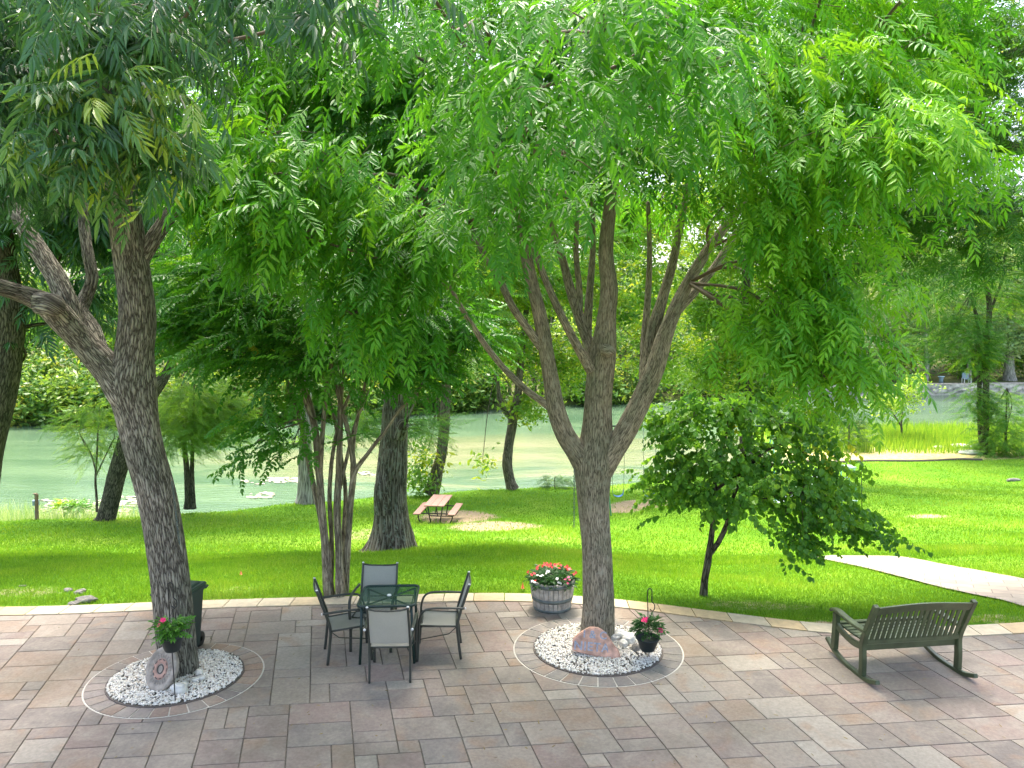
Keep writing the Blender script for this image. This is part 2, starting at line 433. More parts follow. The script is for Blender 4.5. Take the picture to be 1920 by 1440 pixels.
T['far'] = variants(dspray, 8, n=12, spread=.34, ll=.34, lw=.16)
T['plant'] = variants(spray, 5, n=4, ll=.45, lw=.17, ang=50, droop=.3, grav=-.1, start=.2)

def place(var, pos, yaw, pitch, roll, scale, tint):
    n = len(pos); k = rng.integers(0, len(var), n); Vs = []; Qs = []; Ts = []; off = 0
    for i, (V, Q) in enumerate(var):
        m = np.where(k == i)[0]
        if not len(m): continue
        cy, sy = np.cos(yaw[m]), np.sin(yaw[m]); cp, sp = np.cos(pitch[m]), np.sin(pitch[m]); cr, sr = np.cos(roll[m]), np.sin(roll[m])
        Rz = np.zeros((len(m), 3, 3)); Rz[:, 0, 0] = cy; Rz[:, 0, 1] = -sy; Rz[:, 1, 0] = sy; Rz[:, 1, 1] = cy; Rz[:, 2, 2] = 1
        Ry = np.zeros_like(Rz); Ry[:, 0, 0] = cp; Ry[:, 0, 2] = -sp; Ry[:, 2, 0] = sp; Ry[:, 2, 2] = cp; Ry[:, 1, 1] = 1
        Rx = np.zeros_like(Rz); Rx[:, 0, 0] = 1; Rx[:, 1, 1] = cr; Rx[:, 1, 2] = -sr; Rx[:, 2, 1] = sr; Rx[:, 2, 2] = cr
        Rm = Rz @ Ry @ Rx
        W = np.einsum('nij,vj->nvi', Rm, V) * scale[m][:, None, None] + pos[m][:, None, :]
        nv = len(V)
        Qs.append((Q[None] + (off + np.arange(len(m)) * nv)[:, None, None]).reshape(-1, 4)); Vs.append(W.reshape(-1, 3))
        # per-leaf tint: leaf blocks share the value
        tt = np.repeat(tint[m], nv)
        Ts.append(tt); off += len(m) * nv
    return np.vstack(Vs), np.vstack(Qs), np.concatenate(Ts)

def clumps_uv(lst):
    """(u, v, Y, ru, rv, ry metres, weight) -> centre, radii, weight"""
    out = []
    for u, v, Y, ru, rv, ry, w in lst:
        p = TP(u, v, Y); out.append((np.array(p), np.array([ru * PX(Y), ry, rv * PX(Y)]), w))
    return out
class Crown:
    def __init__(s): s.V = []; s.Q = []; s.T = []; s.n = 0; s.cl = []
    def add(s, clumps, n, var, size, per=10, spread=.28, tint=(.45, .2), anchor=None, hang=0., roll=.45, shell=.5, pitch0=0.05):
        w = np.array([c[2] for c in clumps], float); w /= w.sum()
        for (c, r, _), wi in zip(clumps, w):
            m = max(3, int(n * wi)); nc = max(2, m // per)
            d = rng.normal(size=(nc, 3)); d /= np.linalg.norm(d, axis=1)[:, None]
            rad = rng.random(nc) ** shell * (.75 + .35 * rng.random(nc)); cc = c + d * r * rad[:, None]
            # clusters spread by radius
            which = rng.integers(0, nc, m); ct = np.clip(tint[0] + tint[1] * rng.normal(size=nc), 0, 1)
            pos = cc[which] + rng.normal(size=(m, 3)) * spread * np.array([1, 1, .7])
            a0 = c if anchor is None else anchor
            out = pos - (cc[which] * .55 + np.asarray(a0) * .45)
            yaw = np.arctan2(out[:, 1], out[:, 0]) + rng.normal(size=m) * .8
            pitch = pitch0 - hang + rng.normal(size=m) * .35
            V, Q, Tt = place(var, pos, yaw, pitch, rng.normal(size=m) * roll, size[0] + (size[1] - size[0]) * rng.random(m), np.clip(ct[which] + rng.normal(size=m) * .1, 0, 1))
            s.V.append(V); s.Q.append(Q + s.n); s.T.append(Tt); s.n += len(V)
            s.cl.append((c, cc))
        return s
    def build(s, mat, parent, name='crown'):
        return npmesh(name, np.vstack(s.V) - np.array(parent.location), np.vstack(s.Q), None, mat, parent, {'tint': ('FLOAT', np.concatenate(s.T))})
    def twigs(s, parent, mat, src, frac=1.0, r=.006, main=.02, name='twigs'):
        """thin branches: src -> clump centre -> clusters"""
        W = Wood()
        for c, cc in s.cl:
            sp = src(c) if callable(src) else src[np.argmin([np.linalg.norm(np.array(q) - c) for q in src])]
            sp = np.array(sp, float); mid = (sp + c) / 2 + rng.normal(size=3) * .08 * np.linalg.norm(c - sp) + np.array([0, 0, .06 * np.linalg.norm(c - sp)])
            W.limb([(*sp, main), (*mid, main * .75), (*c, main * .45)], seg=6, k=4, rough=0)
            for q in cc:
                if rng.random() > frac: continue
                m = (c + q) / 2 + rng.normal(size=3) * .07 * np.linalg.norm(q - c) + np.array([0, 0, .05])
                W.limb([(*c, r * 1.4), (*m, r), (*q, r * .5)], seg=4, k=2, rough=0)
        return W.build(name, mat, parent)
def tree(name, base, label, cat='tree', group=None):
    return empty(name, base, label, cat, group=group)

# ================================================================== SETTING
# ---- ground sheet
xs = np.unique(np.concatenate([np.linspace(-400, -60, 12), np.linspace(-60, -20, 60), np.linspace(-20, 30, 190), np.linspace(30, 75, 70), np.linspace(75, 420, 14)]))
ys_ = np.unique(np.concatenate([np.linspace(-40, 4, 6), np.linspace(4, 34, 200), np.linspace(34, 60, 80), np.linspace(60, 110, 60), np.linspace(110, 900, 16)]))
X, Y = np.meshgrid(xs, ys_); Zt = terr(X.ravel(), Y.ravel())
nx_, ny_ = len(xs), len(ys_)
ii = (np.arange(ny_ - 1)[:, None] * nx_ + np.arange(nx_ - 1)[None]).ravel()
Qt = np.c_[ii, ii + 1, ii + nx_ + 1, ii + nx_]
def ell(cx, cy, rx, ry, x, y, e=.6):
    d = np.sqrt(((x - cx) / rx) ** 2 + ((y - cy) / ry) ** 2); return 1 - sst(d, 1 - e, 1 + e)
SOIL = []   # (centre uv, half px u, half depth m, strength)
for u, v, ru, ry, s in [(1200, 945, 62, 1.3, 1.), (1160, 957, 40, .8, 1.), (860, 968, 75, 1.7, 1.), (930, 985, 95, 1.3, .85), (720, 1032, 60, 1.0, .6),
                        (50, 1108, 110, .5, .5), (800, 1045, 110, 1.0, .3), (1740, 968, 45, .5, .7), (1160, 990, 130, 1.6, .3), (1420, 1135, 160, .35, .5),
                        (1560, 1168, 120, .12, .8), (1850, 1160, 100, .25, .55), (450, 1105, 40, .25, .5), (1190, 920, 60, 1.2, .4), (1000, 1010, 120, .9, .4), (400, 1010, 150, .9, .3), (250, 1050, 120, .5, .25), (1650, 905, 120, 1.2, .25), (700, 1000, 110, 1.4, .5), (1250, 1090, 120, .3, .25), (1330, 935, 120, 1.5, .4)]:
    p = OG(u, v); SOIL.append((p.x, p.y, ru * PX(p.y), ry, s))
def soil(x, y):
    s = np.zeros_like(x)
    for a, b, c, d, e in SOIL: s = np.maximum(s, e * ell(a, b, c, d, x, y))
    return s
xf, yf = X.ravel(), Y.ravel()
sgr = sst(xf, 14.5, 17.5) * sst(yf - np.interp(xf, _cx, _cy), .5, 1.5) * (1 - sst(yf, 46, 48.5))
far = sst(yf - np.interp(xf, _sx, _sy), -2, 1)
def ground_mat():
    m, nt, b = nodemat('lawn_ground')
    tc = N(nt, 'ShaderNodeTexCoord')
    n1 = N(nt, 'ShaderNodeTexNoise', Scale=.35, Detail=4.0); L(nt, tc.outputs['Object'], n1.inputs['Vector'])
    n2 = N(nt, 'ShaderNodeTexNoise', Scale=6.0, Detail=8.0, Roughness=.75); L(nt, tc.outputs['Object'], n2.inputs['Vector'])
    n3 = N(nt, 'ShaderNodeTexNoise', Scale=45.0, Detail=4.0, Roughness=.7); L(nt, tc.outputs['Object'], n3.inputs['Vector'])
    g = ramp(nt, [(.3, (.07, .19, .01)), (.5, (.12, .27, .015)), (.7, (.19, .32, .03))], n1.outputs[0]).outputs[0]
    g = mixc(nt, 1.0, g, ramp(nt, [(.3, (.6, .68, .5)), (.7, (1.3, 1.2, 1.4))], n2.outputs[0]).outputs[0], 'MULTIPLY')
    g = mixc(nt, 1.0, g, ramp(nt, [(.3, (.5, .55, .5)), (.7, (1.4, 1.35, 1.3))], n3.outputs[0]).outputs[0], 'MULTIPLY')
    so = ramp(nt, [(.3, (.22, .17, .09)), (.7, (.42, .34, .22))], n2.outputs[0]).outputs[0]
    a = N(nt, 'ShaderNodeAttribute', attribute_name='soil')
    f = ramp(nt, [(.42, (0, 0, 0)), (.62, (1, 1, 1))], math_(nt, 'ADD', math_(nt, 'MULTIPLY', a.outputs['Fac'], .75), math_(nt, 'MULTIPLY', math_(nt, 'SUBTRACT', n2.outputs[0], .35), .8)))
    f2 = math_(nt, 'MULTIPLY', f.outputs[0], ramp(nt, [(0.05, (0, 0, 0)), (.2, (1, 1, 1))], a.outputs['Fac']).outputs[0])
    c = mixc(nt, f2, g, so)
    a2 = N(nt, 'ShaderNodeAttribute', attribute_name='gravel')
    gr = ramp(nt, [(.35, (.3, .3, .06)), (.6, (.5, .42, .22)), (.75, (.6, .52, .4))], n2.outputs[0]).outputs[0]
    c = mixc(nt, a2.outputs['Fac'], c, gr)
    a3 = N(nt, 'ShaderNodeAttribute', attribute_name='far')
    c = mixc(nt, a3.outputs['Fac'], c, ramp(nt, [(.35, (.05, .07, .02)), (.65, (.14, .15, .06))], n2.outputs[0]).outputs[0])
    L(nt, c, b.inputs['Base Color']); b.inputs['Roughness'].default_value = .95; b.inputs['Specular IOR Level'].default_value = .1
    bp = N(nt, 'ShaderNodeBump', Strength=.6, Distance=.05); L(nt, n3.outputs[0], bp.inputs['Height']); L(nt, bp.outputs[0], b.inputs['Normal'])
    return m
ground = npmesh('ground', np.c_[xf, yf, Zt], Qt, None, ground_mat(), None, {'soil': ('FLOAT', soil(xf, yf)), 'gravel': ('FLOAT', sgr), 'far': ('FLOAT', far)}, smooth=True)
tag(ground, kind='structure')

# ---- river
def water_mat():
    m, nt, b = nodemat('river_water')
    tc = N(nt, 'ShaderNodeTexCoord'); mp = N(nt, 'ShaderNodeMapping'); mp.inputs['Scale'].default_value = (.09, .28, 1); L(nt, tc.outputs['Object'], mp.inputs[0])
    n1 = N(nt, 'ShaderNodeTexNoise', Scale=1.0, Detail=6.0, Roughness=.6, Distortion=.6); L(nt, mp.outputs[0], n1.inputs['Vector'])
    sx = N(nt, 'ShaderNodeSeparateXYZ'); L(nt, tc.outputs['Object'], sx.inputs[0])
    # shallow sandy shoal: band in y, right of x=-16
    def ss(inp, a, b_):
        mr = N(nt, 'ShaderNodeMapRange', interpolation_type='SMOOTHSTEP'); L(nt, inp, mr.inputs[0]); mr.inputs[1].default_value = a; mr.inputs[2].default_value = b_; return mr.outputs[0]
    wob = math_(nt, 'ADD', sx.outputs[1], math_(nt, 'MULTIPLY', math_(nt, 'SUBTRACT', n1.outputs[0], .5), 16))
    wx = math_(nt, 'ADD', sx.outputs[0], math_(nt, 'MULTIPLY', math_(nt, 'SUBTRACT', n1.outputs[0], .5), 20))
    band = math_(nt, 'MULTIPLY', ss(wob, 36.5, 41), math_(nt, 'SUBTRACT', 1.0, ss(wob, 51, 55)))
    band = math_(nt, 'MULTIPLY', band, ss(wx, -20, -9))
    band = math_(nt, 'MULTIPLY', band, math_(nt, 'SUBTRACT', 1.0, ss(wx, 17, 24)))
    deep = ramp(nt, [(.35, (.06, .115, .065)), (.65, (.105, .17, .095))], n1.outputs[0]).outputs[0]
    sand = ramp(nt, [(.35, (.12, .165, .08)), (.5, (.19, .2, .1)), (.7, (.28, .25, .145))], n1.outputs[0]).outputs[0]
    c = mixc(nt, math_(nt, 'MULTIPLY', band, .65), deep, sand)
    L(nt, c, b.inputs['Base Color']); b.inputs['Roughness'].default_value = .1; b.inputs['IOR'].default_value = 1.36
    mp2 = N(nt, 'ShaderNodeMapping'); mp2.inputs['Scale'].default_value = (.7, 2.2, 1); mp2.inputs['Rotation'].default_value = (0, 0, .15); L(nt, tc.outputs['Object'], mp2.inputs[0])
    n2 = N(nt, 'ShaderNodeTexNoise', Scale=1.6, Detail=7.0, Roughness=.6, Distortion=.4); L(nt, mp2.outputs[0], n2.inputs['Vector'])
    bp = N(nt, 'ShaderNodeBump', Strength=.4, Distance=.08); L(nt, n2.outputs[0], bp.inputs['Height']); L(nt, bp.outputs[0], b.inputs['Normal'])
    return m
river = npmesh('river_water', [(-300, 20, WZ), (300, 20, WZ), (300, 110, WZ), (-300, 110, WZ)], [[0, 1, 2, 3]], None, water_mat())
tag(river, kind='structure')

# ---- patio stones
def stone_mat(name, bump=.35):
    m, nt, b = nodemat(name)
    tc = N(nt, 'ShaderNodeTexCoord'); at = N(nt, 'ShaderNodeAttribute', attribute_name='tone')
    n1 = N(nt, 'ShaderNodeTexNoise', Scale=3.2, Detail=6.0, Roughness=.6, Distortion=.5)
    ad = nt.nodes.new('ShaderNodeVectorMath'); ad.operation = 'MULTIPLY_ADD'; L(nt, at.outputs['Color'], ad.inputs[0]); ad.inputs[1].default_value = (90, 70, 50); L(nt, tc.outputs['Object'], ad.inputs[2])
    L(nt, ad.outputs[0], n1.inputs['Vector'])
    n2 = N(nt, 'ShaderNodeTexNoise', Scale=28.0, Detail=6.0, Roughness=.7); L(nt, ad.outputs[0], n2.inputs['Vector'])
    n3 = N(nt, 'ShaderNodeTexNoise', Scale=.7, Detail=4.0); L(nt, tc.outputs['Object'], n3.inputs['Vector'])
    c = mixc(nt, ramp(nt, [(.42, (0, 0, 0)), (.68, (.75, .75, .75))], n1.outputs[0]).outputs[0], at.outputs['Color'], (.3, .265, .215))
    n4 = N(nt, 'ShaderNodeTexNoise', Scale=2.1, Detail=4.0, Distortion=.8); L(nt, ad.outputs[0], n4.inputs['Vector'])
    c = mixc(nt, ramp(nt, [(.56, (0, 0, 0)), (.72, (.6, .6, .6))], n4.outputs[0]).outputs[0], c, (.28, .185, .12))
    c = mixc(nt, 1.0, c, ramp(nt, [(.3, (.78, .78, .78)), (.7, (1.15, 1.15, 1.15))], n2.outputs[0]).outputs[0], 'MULTIPLY')
    c = mixc(nt, 1.0, c, ramp(nt, [(.35, (.78, .79, .76)), (.5, (1, 1, 1)), (.65, (1.08, 1.06, 1.04))], n3.outputs[0]).outputs[0], 'MULTIPLY')
    L(nt, c, b.inputs['Base Color']); b.inputs['Roughness'].default_value = .75; b.inputs['Specular IOR Level'].default_value = .35
    h = math_(nt, 'ADD', n2.outputs[0], math_(nt, 'MULTIPLY', n1.outputs[0], 2.0))
    bp = N(nt, 'ShaderNodeBump', Strength=bump, Distance=.006); L(nt, h, bp.inputs['Height']); L(nt, bp.outputs[0], b.inputs['Normal'])
    return m
tones = [(0.233, 0.194, 0.161), (0.255, 0.202, 0.165), (0.216, 0.183, 0.155), (0.251, 0.191, 0.161), (0.268, 0.226, 0.182), (0.202, 0.173, 0.151), (0.26, 0.22, 0.177), (0.255, 0.197, 0.147), (0.326, 0.289, 0.237), (0.224, 0.179, 0.152)]
M['stone'] = stone_mat('paver_stone'); M['joint'] = simple('joint_sand', (.15, .135, .11), .95, 0, .3, 30)
e2 = np.array([-.2586, 1.]); e2 /= np.linalg.norm(e2); e1 = np.array([1., .108]); e1 /= np.linalg.norm(e1)
MOD = .205; NA, NB = 150, 95; O0 = np.array([-13.0, -5.5])
occ = np.zeros((NA, NB), bool); V = []; Q = []; C = []; gp = .005
sizes = [(2, 2)] * 9 + [(3, 2)] * 8 + [(2, 3)] * 4 + [(1, 2)] * 2 + [(2, 1)] * 4
def clip_poly(poly):
    """keep the part of a stone inside the patio edge line (y < yk - .28)"""
    out = []
    f = lambda p: (yk(p[0]) - .30) - p[1]
    for i in range(len(poly)):
        a, b = poly[i], poly[(i + 1) % len(poly)]; fa, fb = float(f(a)), float(f(b))
        if fa >= 0: out.append(a)
        if fa * fb < 0: t = fa / (fa - fb); out.append(a + (b - a) * t)
    return out
pb = bmesh.new(); tl = pb.verts.layers.float_color.new('tone')
for j in range(NB):
    for i in range(NA):
        if occ[i, j]: continue
        for w, h in random.sample(sizes, 6) + [(1, 1)]:
            if i + w <= NA and j + h <= NB and not occ[i:i + w, j:j + h].any(): break
        else: continue
        if i + w > NA or j + h > NB: continue
        occ[i:i + w, j:j + h] = True
        x0, x1, y0, y1 = i * MOD + gp, (i + w) * MOD - gp, j * MOD + gp, (j + h) * MOD - gp
        P4 = [O0 + e1 * a + e2 * b_ for a, b_ in ((x0, y0), (x1, y0), (x1, y1), (x0, y1))]
        P4 = clip_poly(P4)
        if len(P4) < 3: continue
        cen = sum(P4) / len(P4); t = np.array(random.choice(tones)) * random.uniform(.9, 1.1)
        if cen[0] < -2 and cen[1] > 6 : t = t * .97
        top = [pb.verts.new((p[0] + (cen[0] - p[0]) * .012, p[1] + (cen[1] - p[1]) * .012, 0)) for p in P4]
        mid = [pb.verts.new((p[0], p[1], -.004)) for p in P4]
        bot = [pb.verts.new((p[0], p[1], -.02)) for p in P4]
        dz = random.uniform(-.0015, .0015)
        for v_ in top + mid + bot: v_[tl] = (*t, 1); v_.co.z += dz
        n = len(top); pb.faces.new(top)
        for k in range(n):
            pb.faces.new((mid[k], mid[(k + 1) % n], top[(k + 1) % n], top[k])); pb.faces.new((bot[k], bot[(k + 1) % n], mid[(k + 1) % n], mid[k]))
me = bpy.data.meshes.new('patio'); pb.to_mesh(me); pb.free(); me.materials.append(M['stone'])
patio = bpy.data.objects.new('patio', me); col.objects.link(patio); tag(patio, kind='structure')
# jointing sand bed
xe = np.linspace(-14, 14, 120); ye = yk(xe) - .27
Vb = np.vstack([np.c_[xe, np.full(120, -6.), np.full(120, -.012)], np.c_[xe, ye, np.full(120, -.012)]])
tag(npmesh('patio_joint_bed', Vb, [[i, i + 1, 121 + i, 120 + i] for i in range(119)], None, M['joint']), kind='structure')
# cream edging band
pb = bmesh.new(); tl = pb.verts.layers.float_color.new('tone')
x = -13.5; 
while x < 13.5:
    x2 = x + .44 * random.uniform(.92, 1.05); sk = random.choice([-.09, 0, 0, .09])
    ps = []
    sub = np.linspace(x + .006, x2 - .006, 3)
    for xx in sub: ps.append((xx, float(yk(xx)) - .29))
    for xx in sub[::-1]: ps.append((xx + (sk if False else 0), float(yk(xx)) + .012))
    c_ = random.choice([(.5, .41, .26), (.54, .46, .31), (.48, .41, .29), (.5, .38, .22), (.52, .45, .32)])
    top = [pb.verts.new((p[0], p[1], .012)) for p in ps]; bot = [pb.verts.new((p[0], p[1], -.1)) for p in ps]
    for v_ in top + bot: v_[tl] = (*c_, 1)
    pb.faces.new(top); n = len(top)
    for k in range(n): pb.faces.new((bot[k], bot[(k + 1) % n], top[(k + 1) % n], top[k]))
    x = x2
me = bpy.data.meshes.new('patio_edging'); pb.to_mesh(me); pb.free()
def cream_mat():
    m, nt, b = nodemat('cream_edging'); tc = N(nt, 'ShaderNodeTexCoord'); at = N(nt, 'ShaderNodeAttribute', attribute_name='tone')
    n = N(nt, 'ShaderNodeTexNoise', Scale=9.0, Detail=7.0, Roughness=.7); L(nt, tc.outputs['Object'], n.inputs['Vector'])
    L(nt, mixc(nt, 1.0, at.outputs['Color'], ramp(nt, [(.3, (.75, .76, .78)), (.7, (1.1, 1.08, 1.05))], n.outputs[0]).outputs[0], 'MULTIPLY'), b.inputs['Base Color'])
    b.inputs['Roughness'].default_value = .85
    bp = N(nt, 'ShaderNodeBump', Strength=.4, Distance=.006); L(nt, n.outputs[0], bp.inputs['Height']); L(nt, bp.outputs[0], b.inputs['Normal']); return m
me.materials.append(cream_mat()); o = bpy.data.objects.new('patio_edging', me); col.objects.link(o); tag(o, kind='structure')

# ---- path on the right
def strip(name, left, right, mat, n=40, dz=.03):
    Lp = catmull([(*OG(u, v)[:2],) for u, v in left], 10); Rp = catmull([(*OG(u, v)[:2],) for u, v in right], 10)
    Lp = Lp[np.linspace(0, len(Lp) - 1, n).astype(int)]; Rp = Rp[np.linspace(0, len(Rp) - 1, n).astype(int)]
    V = []; K = 7
    for a, b in zip(Lp, Rp):
        for k in range(K):
            p = a + (b - a) * k / (K - 1); V.append((p[0], p[1], terr1(p[0], p[1]) + dz))
    Q = [[i * K + k, i * K + k + 1, (i + 1) * K + k + 1, (i + 1) * K + k] for i in range(n - 1) for k in range(K - 1)]
    return npmesh(name, V, Q, None, mat)
def path_mat():
    m, nt, b = nodemat('path_pavers'); tc = N(nt, 'ShaderNodeTexCoord')
    mp = N(nt, 'ShaderNodeMapping'); mp.inputs['Rotation'].default_value = (0, 0, .5); L(nt, tc.outputs['Object'], mp.inputs[0])
    br = nt.nodes.new('ShaderNodeTexBrick'); L(nt, mp.outputs[0], br.inputs[0]); br.inputs['Scale'].default_value = 1
    br.inputs['Brick Width'].default_value = .45; br.inputs['Row Height'].default_value = .3; br.inputs['Mortar Size'].default_value = .008
    br.inputs[1].default_value = (.24, .2, .16, 1); br.inputs[2].default_value = (.3, .265, .215, 1); br.inputs[3].default_value = (.15, .13, .1, 1); br.offset = .5
    n = N(nt, 'ShaderNodeTexNoise', Scale=5.0, Detail=6.0); L(nt, tc.outputs['Object'], n.inputs['Vector'])
    L(nt, mixc(nt, 1.0, br.outputs[0], ramp(nt, [(.3, (.8, .8, .82)), (.7, (1.12, 1.1, 1.05))], n.outputs[0]).outputs[0], 'MULTIPLY'), b.inputs['Base Color']); b.inputs['Roughness'].default_value = .85
    return m
path = strip('garden_path', [(1530, 1046), (1600, 1062), (1720, 1092), (1850, 1122), (1990, 1160), (2200, 1215)], [(1560, 1043), (1690, 1046), (1800, 1066), (1900, 1084), (2050, 1108), (2300, 1150)], path_mat())
tag(path, kind='structure')
PATHP = [np.array(OG(u, v)[:2]) for u, v in [(1530, 1046), (1600, 1062), (1720, 1092), (1850, 1122), (1990, 1160), (2200, 1215), (2300, 1150), (2050, 1108), (1900, 1084), (1800, 1066), (1690, 1046), (1560, 1043)]]
def inpoly(x, y, P):
    c = np.zeros(len(x), bool); n = len(P)
    for i in range(n):
        a, b = P[i], P[(i - 1) % n]
        m = ((a[1] > y) != (b[1] > y)) & (x < (b[0] - a[0]) * (y - a[1]) / (b[1] - a[1] + 1e-12) + a[0]); c ^= m
    return c

# ---- grass blades
def grass(name, n, yr, hgt, wid, dens=None, base=None, mat=None, pw=1.6, lean=.5, soilk=1.0):
    """n blades in the camera-visible wedge plus margin"""
    y = yr[0] + (yr[1] - yr[0]) * rng.random(n * 2) ** pw
    x = (rng.random(n * 2) * 2 - 1) * y * .80
    t = y - yk(x); keep = (t > .0)
    keep &= (y < np.interp(x, _cx, _cy) + .6)
    keep &= rng.random(len(x)) > soil(x, y) * .97 * soilk
    keep &= ~inpoly(x, y, PATHP)
    x, y, t = x[keep][:n], y[keep][:n], t[keep][:n]; n = len(x)
    z = terr(x, y) - .005
    z = np.where(t < .1, -.03, z)
    a = rng.random(n) * 2 * np.pi; s = (.6 + .8 * rng.random(n))
    patch = np.array([1.0 * mnoise.noise(Vector((p * .35, q * .5, 3.1))) + .5 * mnoise.noise(Vector((p * 1.3, q * 1.8, 8.1))) for p, q in zip(x, y)])
    h = hgt * s * (1 + .5 * patch); w = wid * (.7 + .6 * rng.random(n)) * (y / yr[0]) ** .5
    dx, dy = np.cos(a), np.sin(a); la = rng.random(n) * 2 * np.pi; ll = h * lean * rng.random(n) * 1.6
    p0 = np.c_[x - dx * w / 2, y - dy * w / 2, z]; p1 = np.c_[x + dx * w / 2, y + dy * w / 2, z]; p2 = np.c_[x + np.cos(la) * ll, y + np.sin(la) * ll, z + h]
    V = np.stack([p0, p1, p2], 1).reshape(-1, 3); Tt = np.repeat(np.clip(.5 + .45 * patch + .16 * rng.normal(size=n), 0, 1), 3)
    return V, Tt
M['grass'] = leafmat('grass_blade', [(0, (.075, .175, .013)), (.35, (.13, .28, .018)), (.7, (.21, .37, .026)), (1, (.33, .43, .075))], .42, .5, .3, (1.4, 1.3, .6))
gv = [grass('a', 210000, (9.6, 17), .05, .009, pw=1.3), grass('b', 150000, (15, 45), .07, .018, pw=1.25)]
V = np.vstack([g[0] for g in gv]); Tt = np.concatenate([g[1] for g in gv])
tag(npmesh('lawn_grass', V, None, np.arange(len(V)).reshape(-1, 3), M['grass'], None, {'tint': ('FLOAT', Tt)}), 'short bright green lawn grass sloping from the patio edge to the river', 'grass', kind='stuff')
# tall grass spit on the right shore
def tallgrass(name, n, sampler, h, w, mat, label, lean=.35):
    P = [sampler() for _ in range(n)]; P = np.array(P); x, y = P[:, 0], P[:, 1]; z = np.maximum(terr(x, y), WZ) - .02
    a = rng.random(n) * 2 * np.pi; hh = h * (.5 + .8 * rng.random(n)); la = rng.random(n) * 2 * np.pi; ll = hh * lean * rng.random(n)
    p0 = np.c_[x - np.cos(a) * w / 2, y - np.sin(a) * w / 2, z]; p1 = np.c_[x + np.cos(a) * w / 2, y + np.sin(a) * w / 2, z]; p2 = np.c_[x + np.cos(la) * ll, y + np.sin(la) * ll, z + hh]
    V = np.stack([p0, p1, p2], 1).reshape(-1, 3)
    return tag(npmesh(name, V, None, np.arange(len(V)).reshape(-1, 3), mat, None, {'tint': ('FLOAT', np.repeat(np.clip(.55 + .25 * rng.normal(size=n), 0, 1), 3))}), label, 'grass', kind='stuff')
tallgrass('marsh_grass', 26000, lambda: (rng.uniform(18, 46), rng.uniform(47.5, 55.8) if rng.random() < .85 else rng.uniform(45, 47.5)), .75, .05, M['lime_leaf'], 'tall lime green marsh grass on the spit beside the far right water')
def reed_s():
    u = rng.uniform(-300, 250); Yy = rng.uniform(28.2, 31.0); return ((u - 960) / F * Yy, Yy)
M['reed'] = leafmat('reed', [(0, (.1, .25, .05)), (.5, (.25, .42, .15)), (1, (.6, .68, .5))], .4)
tallgrass('shore_reeds', 5200, reed_s, .85, .02, M['reed'], 'pale reeds and weeds along the left water edge behind the lawn', .5)

# ---- world + sun
w = bpy.data.worlds.new('World'); scene.world = w; w.use_nodes = True; nt = w.node_tree
sky = nt.nodes.new('ShaderNodeTexSky'); sky.sky_type = 'NISHITA'; sky.sun_disc = False
SUN_DIR = Vector((-.06, .36, 1)).normalized()
elev = math.asin(SUN_DIR.z); az = math.atan2(SUN_DIR.x, SUN_DIR.y)
sky.sun_elevation = elev; sky.sun_rotation = az; sky.air_density = .9; sky.dust_density = 6; sky.ozone_density = .4
nt.links.new(sky.outputs[0], nt.nodes['Background'].inputs[0]); nt.nodes['Background'].inputs[1].default_value = .15
sd = bpy.data.lights.new('sun', 'SUN'); sd.energy = 1.6; sd.angle = R(20); sd.color = (1, .95, .86)
so = bpy.data.objects.new('sun', sd); col.objects.link(so); so.rotation_euler = SUN_DIR.to_track_quat('Z', 'Y').to_euler(); so.location = (0, 0, 60)
scene.view_settings.view_transform = 'Standard'; scene.view_settings.look = 'None'; scene.view_settings.gamma = 1; scene.view_settings.use_curve_mapping = False
scene.view_settings.exposure = 2.35
scene.render.engine = 'CYCLES'
cy = scene.cycles; cy.max_bounces = 7; cy.diffuse_bounces = 4; cy.glossy_bounces = 2; cy.transmission_bounces = 4; cy.transparent_max_bounces = 6
cy.use_denoising = True; cy.sample_clamp_indirect = 6; cy.caustics_reflective = False; cy.caustics_refractive = False

# ================================================================== TREES
def base_of(p): return (p[0], p[1], p[2])
# ---- pecan-like tree on the left (foreground)
b = G(337, 1262); b.z = 0
tr9 = lambda P: trace([(u, v, Y, w * .93) for u, v, Y, w in P])
t1 = tree('shade_tree', b, 'big leaning rough barked tree growing through the left gravel ring, with long drooping leaves', 'tree')
W = Wood(); YB = b.y
W.limb(tr9([(340,1300,YB,84),(335,1262,YB,80),(328,1180,YB,77),(316,1060,YB,75),(298,950,YB,74),(274,850,YB,75),(258,780,YB,80),(247,720,YB,92),(252,660,YB,74),(258,590,YB-.05,68),(248,500,YB-.15,66),(236,420,YB-.3,62),(225,330,YB-.4,58),(216,220,YB-.5,50),(215,100,YB-.6,44),(230,-60,YB-.8,34),(240,-220,YB-1,22)]), seg=44, k=8, rough=.1)
W.limb(tr9([(262,790,YB,60),(236,735,YB-.05,72),(205,695,YB-.1,60),(160,645,YB-.2,54),(118,598,YB-.35,54),(88,570,YB-.45,46),(40,550,YB-.6,34),(-10,535,YB-.8,32),(-120,500,YB-1.1,26)]), seg=32, k=7, rough=.12)
W.limb(tr9([(150,640,YB-.2,40),(128,575,YB-.2,42),(110,530,YB-.1,38),(80,480,YB,36),(48,430,YB+.1,32),(20,370,YB+.3,26),(-10,300,YB+.5,20)]), seg=24, k=6, rough=.1)
W.limb(tr9([(190,680,YB-.1,36),(172,625,YB+.1,40),(150,585,YB+.2,32),(160,560,YB+.3,26),(172,525,YB+.35,23),(166,480,YB+.4,21),(158,430,YB+.5,20),(150,330,YB+.6,16)]), seg=24, k=6, rough=.1)
